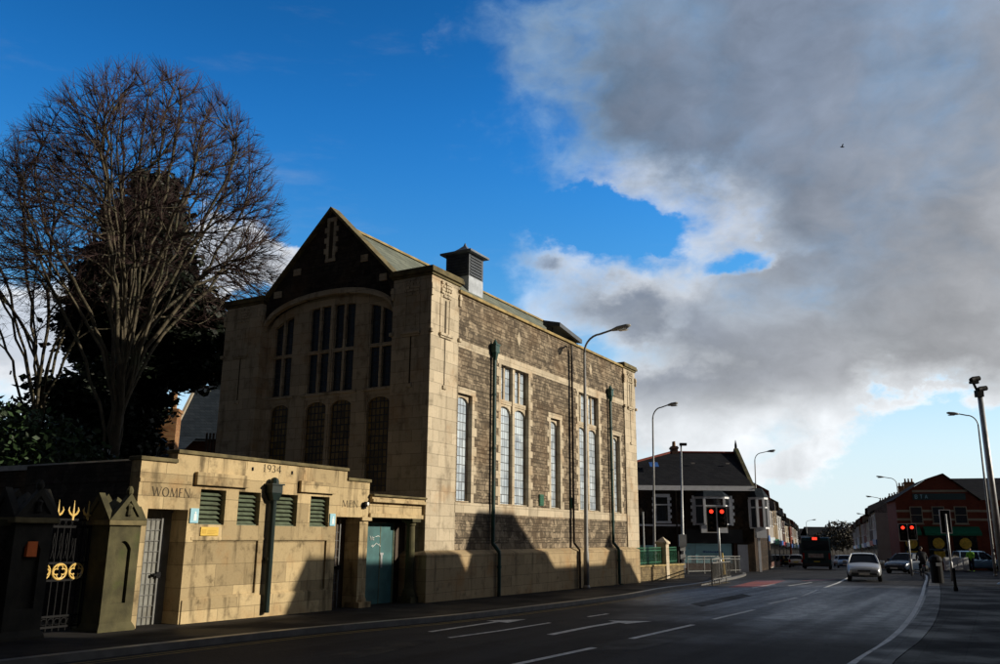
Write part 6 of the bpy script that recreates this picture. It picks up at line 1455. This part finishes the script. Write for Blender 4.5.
# people: one skinned surface each
def figure(name, label, loc, rotz, joints, edges, root, clothes, hair=True, cat='person'):
    t = thing(name, label, cat, loc, rotz)
    me = bpy.data.meshes.new('body'); keys = list(joints); me.from_pydata([joints[k][0] for k in keys], [(keys.index(a), keys.index(b)) for a, b in edges], []); ob = bpy.data.objects.new('body', me); COL.objects.link(ob); ob.parent = t
    me.materials.append(clothes)
    sk = ob.modifiers.new('skin', 'SKIN'); me.skin_vertices.new() if not me.skin_vertices else None
    for i, k in enumerate(keys):
        r_ = joints[k][1]; me.skin_vertices[0].data[i].radius = r_ if isinstance(r_, tuple) else (r_, r_); me.skin_vertices[0].data[i].use_root = (k == root)
    sub = ob.modifiers.new('sub', 'SUBSURF'); sub.levels = 2; sub.render_levels = 2
    return t, ob
def head_parts(t, c, fwd, hairm):
    c = Vector(c); f = Vector(fwd).normalized(); s = f.cross(Vector((0,0,1))).normalized(); u_ = s.cross(f)
    m = MB(); n = 12; vs = []
    for i in range(9):
        th = PI*i/8
        for k in range(n):
            ph = 2*PI*k/n; rr_ = math.sin(th); x, y, z = rr_*math.cos(ph)*.075, rr_*math.sin(ph)*.098, math.cos(th)*.118
            if z < 0: x *= 1+z*2.2; y *= 1+z*1.2
            vs.append(c+s*x+f*y+u_*z)
    m.add(vs, [(i*n+k,i*n+(k+1)%n,(i+1)*n+(k+1)%n,(i+1)*n+k) for i in range(8) for k in range(n)])
    m.tube([c+f*.09+u_*.02, c+f*.125-u_*.02, c+f*.095-u_*.035], [.012,.018,.012], 6)
    for sg in (-1, 1): m.tube([c+s*sg*.072+u_*.02, c+s*sg*.085, c+s*sg*.072-u_*.035], [.012,.02,.01], 5)
    hd = m.build('head', M['skin'], t, smooth=True)
    e = MB()
    for sg in (-1, 1): e.lathe([(.002,-.012),(.012,0),(.002,.012)], tuple(c+s*sg*.03+f*.088+u_*.015), 6)
    e.tube([c-s*.025+f*.088-u_*.06, c+f*.094-u_*.062, c+s*.025+f*.088-u_*.06], .006, 4); e.build('face', M['hair_dark'], hd)
    h = MB(); vs = []
    for i in range(6):
        th = PI*.58*i/5
        for k in range(n):
            ph = 2*PI*k/n; rr_ = math.sin(th); q_ = 1.12; x, y, z = rr_*math.cos(ph)*.078*q_, rr_*math.sin(ph)*.1*q_-.012, math.cos(th)*.12*q_
            if y > .03 and z < .06: z = .06
            vs.append(c+s*x+f*y+u_*z)
    h.add(vs, [(i*n+k,i*n+(k+1)%n,(i+1)*n+(k+1)%n,(i+1)*n+k) for i in range(5) for k in range(n)]); h.build('hair', hairm, hd, smooth=True)
def hand(mb, w, d, s):
    w, d, s = Vector(w), Vector(d).normalized(), Vector(s).normalized(); dn = d.cross(s)
    mb.tube([w, w+d*.05, w+d*.09], [.028,.038,.034], 6)
    for i, (o, l) in enumerate(((-.027,.07),(-.009,.08),(.009,.075),(.027,.06))): b0 = w+d*.085+s*o; mb.tube([b0, b0+d*l*.5-dn*.012, b0+d*l*.75-dn*.04], [.009,.009,.007], 5)
    mb.tube([w+d*.03-s*.03, w+d*.06-s*.055, w+d*.085-s*.05-dn*.02], [.011,.01,.008], 5)
# cyclist riding away along the kerb
q = place(924, 579.5); cyc_rot = -FA
bk = thing('bicycle', 'dark bicycle ridden by the cyclist near the right kerb', 'bicycle', q, cyc_rot)
for yy in (-.52, .54):
    m = MB(); m.tube([(0,yy+.33*math.cos(2*PI*k/24),.34+.33*math.sin(2*PI*k/24)) for k in range(25)], .018, 6, False); w_ = m.build('wheel', M['tyre'], bk); m = MB()
    for k in range(12): m.tube([(0,yy,.34),(0,yy+.32*math.cos(2*PI*k/12),.34+.32*math.sin(2*PI*k/12))], .003, 3, False)
    m.lathe([(.02,-.05),(.02,.05)], (0,yy,.34), 6, 'x'); m.build('spokes', M['rim'], w_, fix=False)
m = MB()
for a, b in (((0,-.12,.30),(0,-.28,.86)),((0,-.12,.30),(0,.36,.80)),((0,-.24,.78),(0,.34,.86)),((0,-.12,.30),(0,-.52,.34)),((0,-.25,.78),(0,-.52,.34)),((0,.36,.95),(0,.54,.34))): m.tube([a,b], .018, 6)
m.tube([(-.27,.36,1.0),(-.2,.40,1.02),(0,.38,1.0),(.2,.40,1.02),(.27,.36,1.0)], .014, 6); m.tube([(0,.36,.9),(0,.38,1.0)], .015, 6); m.build('frame', M['black_iron'], bk)
m = MB(); m.tube([(0,-.42,.90),(0,-.30,.91),(0,-.14,.89)], [.075,.06,.02], 8); m.build('saddle', M['black_iron'], bk)
m = MB(); m.tube([(-.1,-.02,.17),(-.1,-.12,.30),(.1,-.12,.30),(.1,-.22,.43)], .012, 5); m.box(-.17,-.08,-.06,.03,.155,.175); m.box(.08,.17,-.26,-.17,.42,.44); m.build('pedals', M['rim'], bk)
m = MB(); m.box(-.03,.03,-.56,-.53,.72,.78); m.build('rear_reflector', M['tail_red'], bk)
J = {'pel':((0,-.27,1.0),(.155,.13)),'sp1':((0,-.16,1.18),(.15,.115)),'sp2':((0,-.03,1.36),(.185,.12)),'nk':((0,.06,1.50),.055),'nk2':((0,.09,1.57),.05),
 'shL':((-.19,.0,1.44),.065),'elL':((-.26,.16,1.20),.05),'wrL':((-.25,.33,1.05),.034),'shR':((.19,.0,1.44),.065),'elR':((.26,.16,1.20),.05),'wrR':((.25,.33,1.05),.034),
 'hpL':((-.10,-.24,.95),.1),'knL':((-.13,.10,.62),.068),'anL':((-.12,-.06,.24),.042),'toL':((-.12,.06,.18),.036),'hpR':((.10,-.24,.95),.1),'knR':((.13,.14,.80),.068),'anR':((.12,-.26,.50),.042),'toR':((.12,-.14,.45),.036)}
E_ = [('pel','sp1'),('sp1','sp2'),('sp2','nk'),('nk','nk2'),('sp2','shL'),('shL','elL'),('elL','wrL'),('sp2','shR'),('shR','elR'),('elR','wrR'),('pel','hpL'),('hpL','knL'),('knL','anL'),('anL','toL'),('pel','hpR'),('hpR','knR'),('knR','anR'),('anR','toR')]
cy, cyb = figure('person', 'cyclist in dark clothes and cap riding near the right kerb', q, cyc_rot, J, E_, 'pel', M['cloth_dark'])
head_parts(cy, (0,.13,1.68), (0,1,-.1), M['hair_dark']); m = MB(); hand(m, (-.25,.34,1.05), (.05,1,-.3), (1,0,0)); hand(m, (.25,.34,1.05), (-.05,1,-.3), (-1,0,0)); m.build('hands', M['skin'], cy)
# worker in a green jacket behind the parked car
Y = 68; q2 = at(971.5, 565, Y); q2.z = g(Y)
Jw = {'pel':((0,0,.95),(.15,.11)),'sp1':((0,.02,1.12),(.15,.11)),'sp2':((0,.05,1.34),(.19,.12)),'nk':((0,.07,1.48),.055),'nk2':((0,.08,1.55),.05),'shL':((-.2,.04,1.42),.065),'elL':((-.26,.08,1.14),.05),'wrL':((-.2,.28,1.05),.034),'shR':((.2,.04,1.42),.065),'elR':((.27,.05,1.14),.05),'wrR':((.22,.26,1.02),.034),
 'hpL':((-.1,0,.88),.095),'knL':((-.11,.03,.48),.065),'anL':((-.11,-.02,.08),.045),'toL':((-.12,.14,.04),.04),'hpR':((.1,0,.88),.095),'knR':((.12,.03,.48),.065),'anR':((.12,-.02,.08),.045),'toR':((.14,.14,.04),.04)}
wk, wkb = figure('person', 'worker in a bright green jacket standing behind the white barrier', q2, rad(150), Jw, E_, 'pel', M['hivis'])
head_parts(wk, (0,.11,1.66), (0,1,-.15), M['hair_dark']); m = MB(); hand(m, (-.2,.29,1.05), (.1,1,-.1), (1,0,0)); hand(m, (.22,.27,1.02), (-.1,1,-.1), (-1,0,0)); m.build('hands', M['skin'], wk)
m = MB()
for sg in (-1, 1): m.tube([(sg*.1,0,.98),(sg*.105,.01,.75),(sg*.115,.03,.48),(sg*.115,-.02,.1)], [.125,.115,.085,.075], 10)
m.build('trousers', M['cloth_navy'], wk, smooth=True)
# ------------------------------------------------------------------ view
scene.render.engine = 'CYCLES'
vs_ = scene.view_settings; vs_.view_transform = 'Standard'; vs_.look = 'None'; vs_.gamma = 1; vs_.use_curve_mapping = False; vs_.exposure = 0.
scene.render.resolution_x, scene.render.resolution_y = 1024, 680
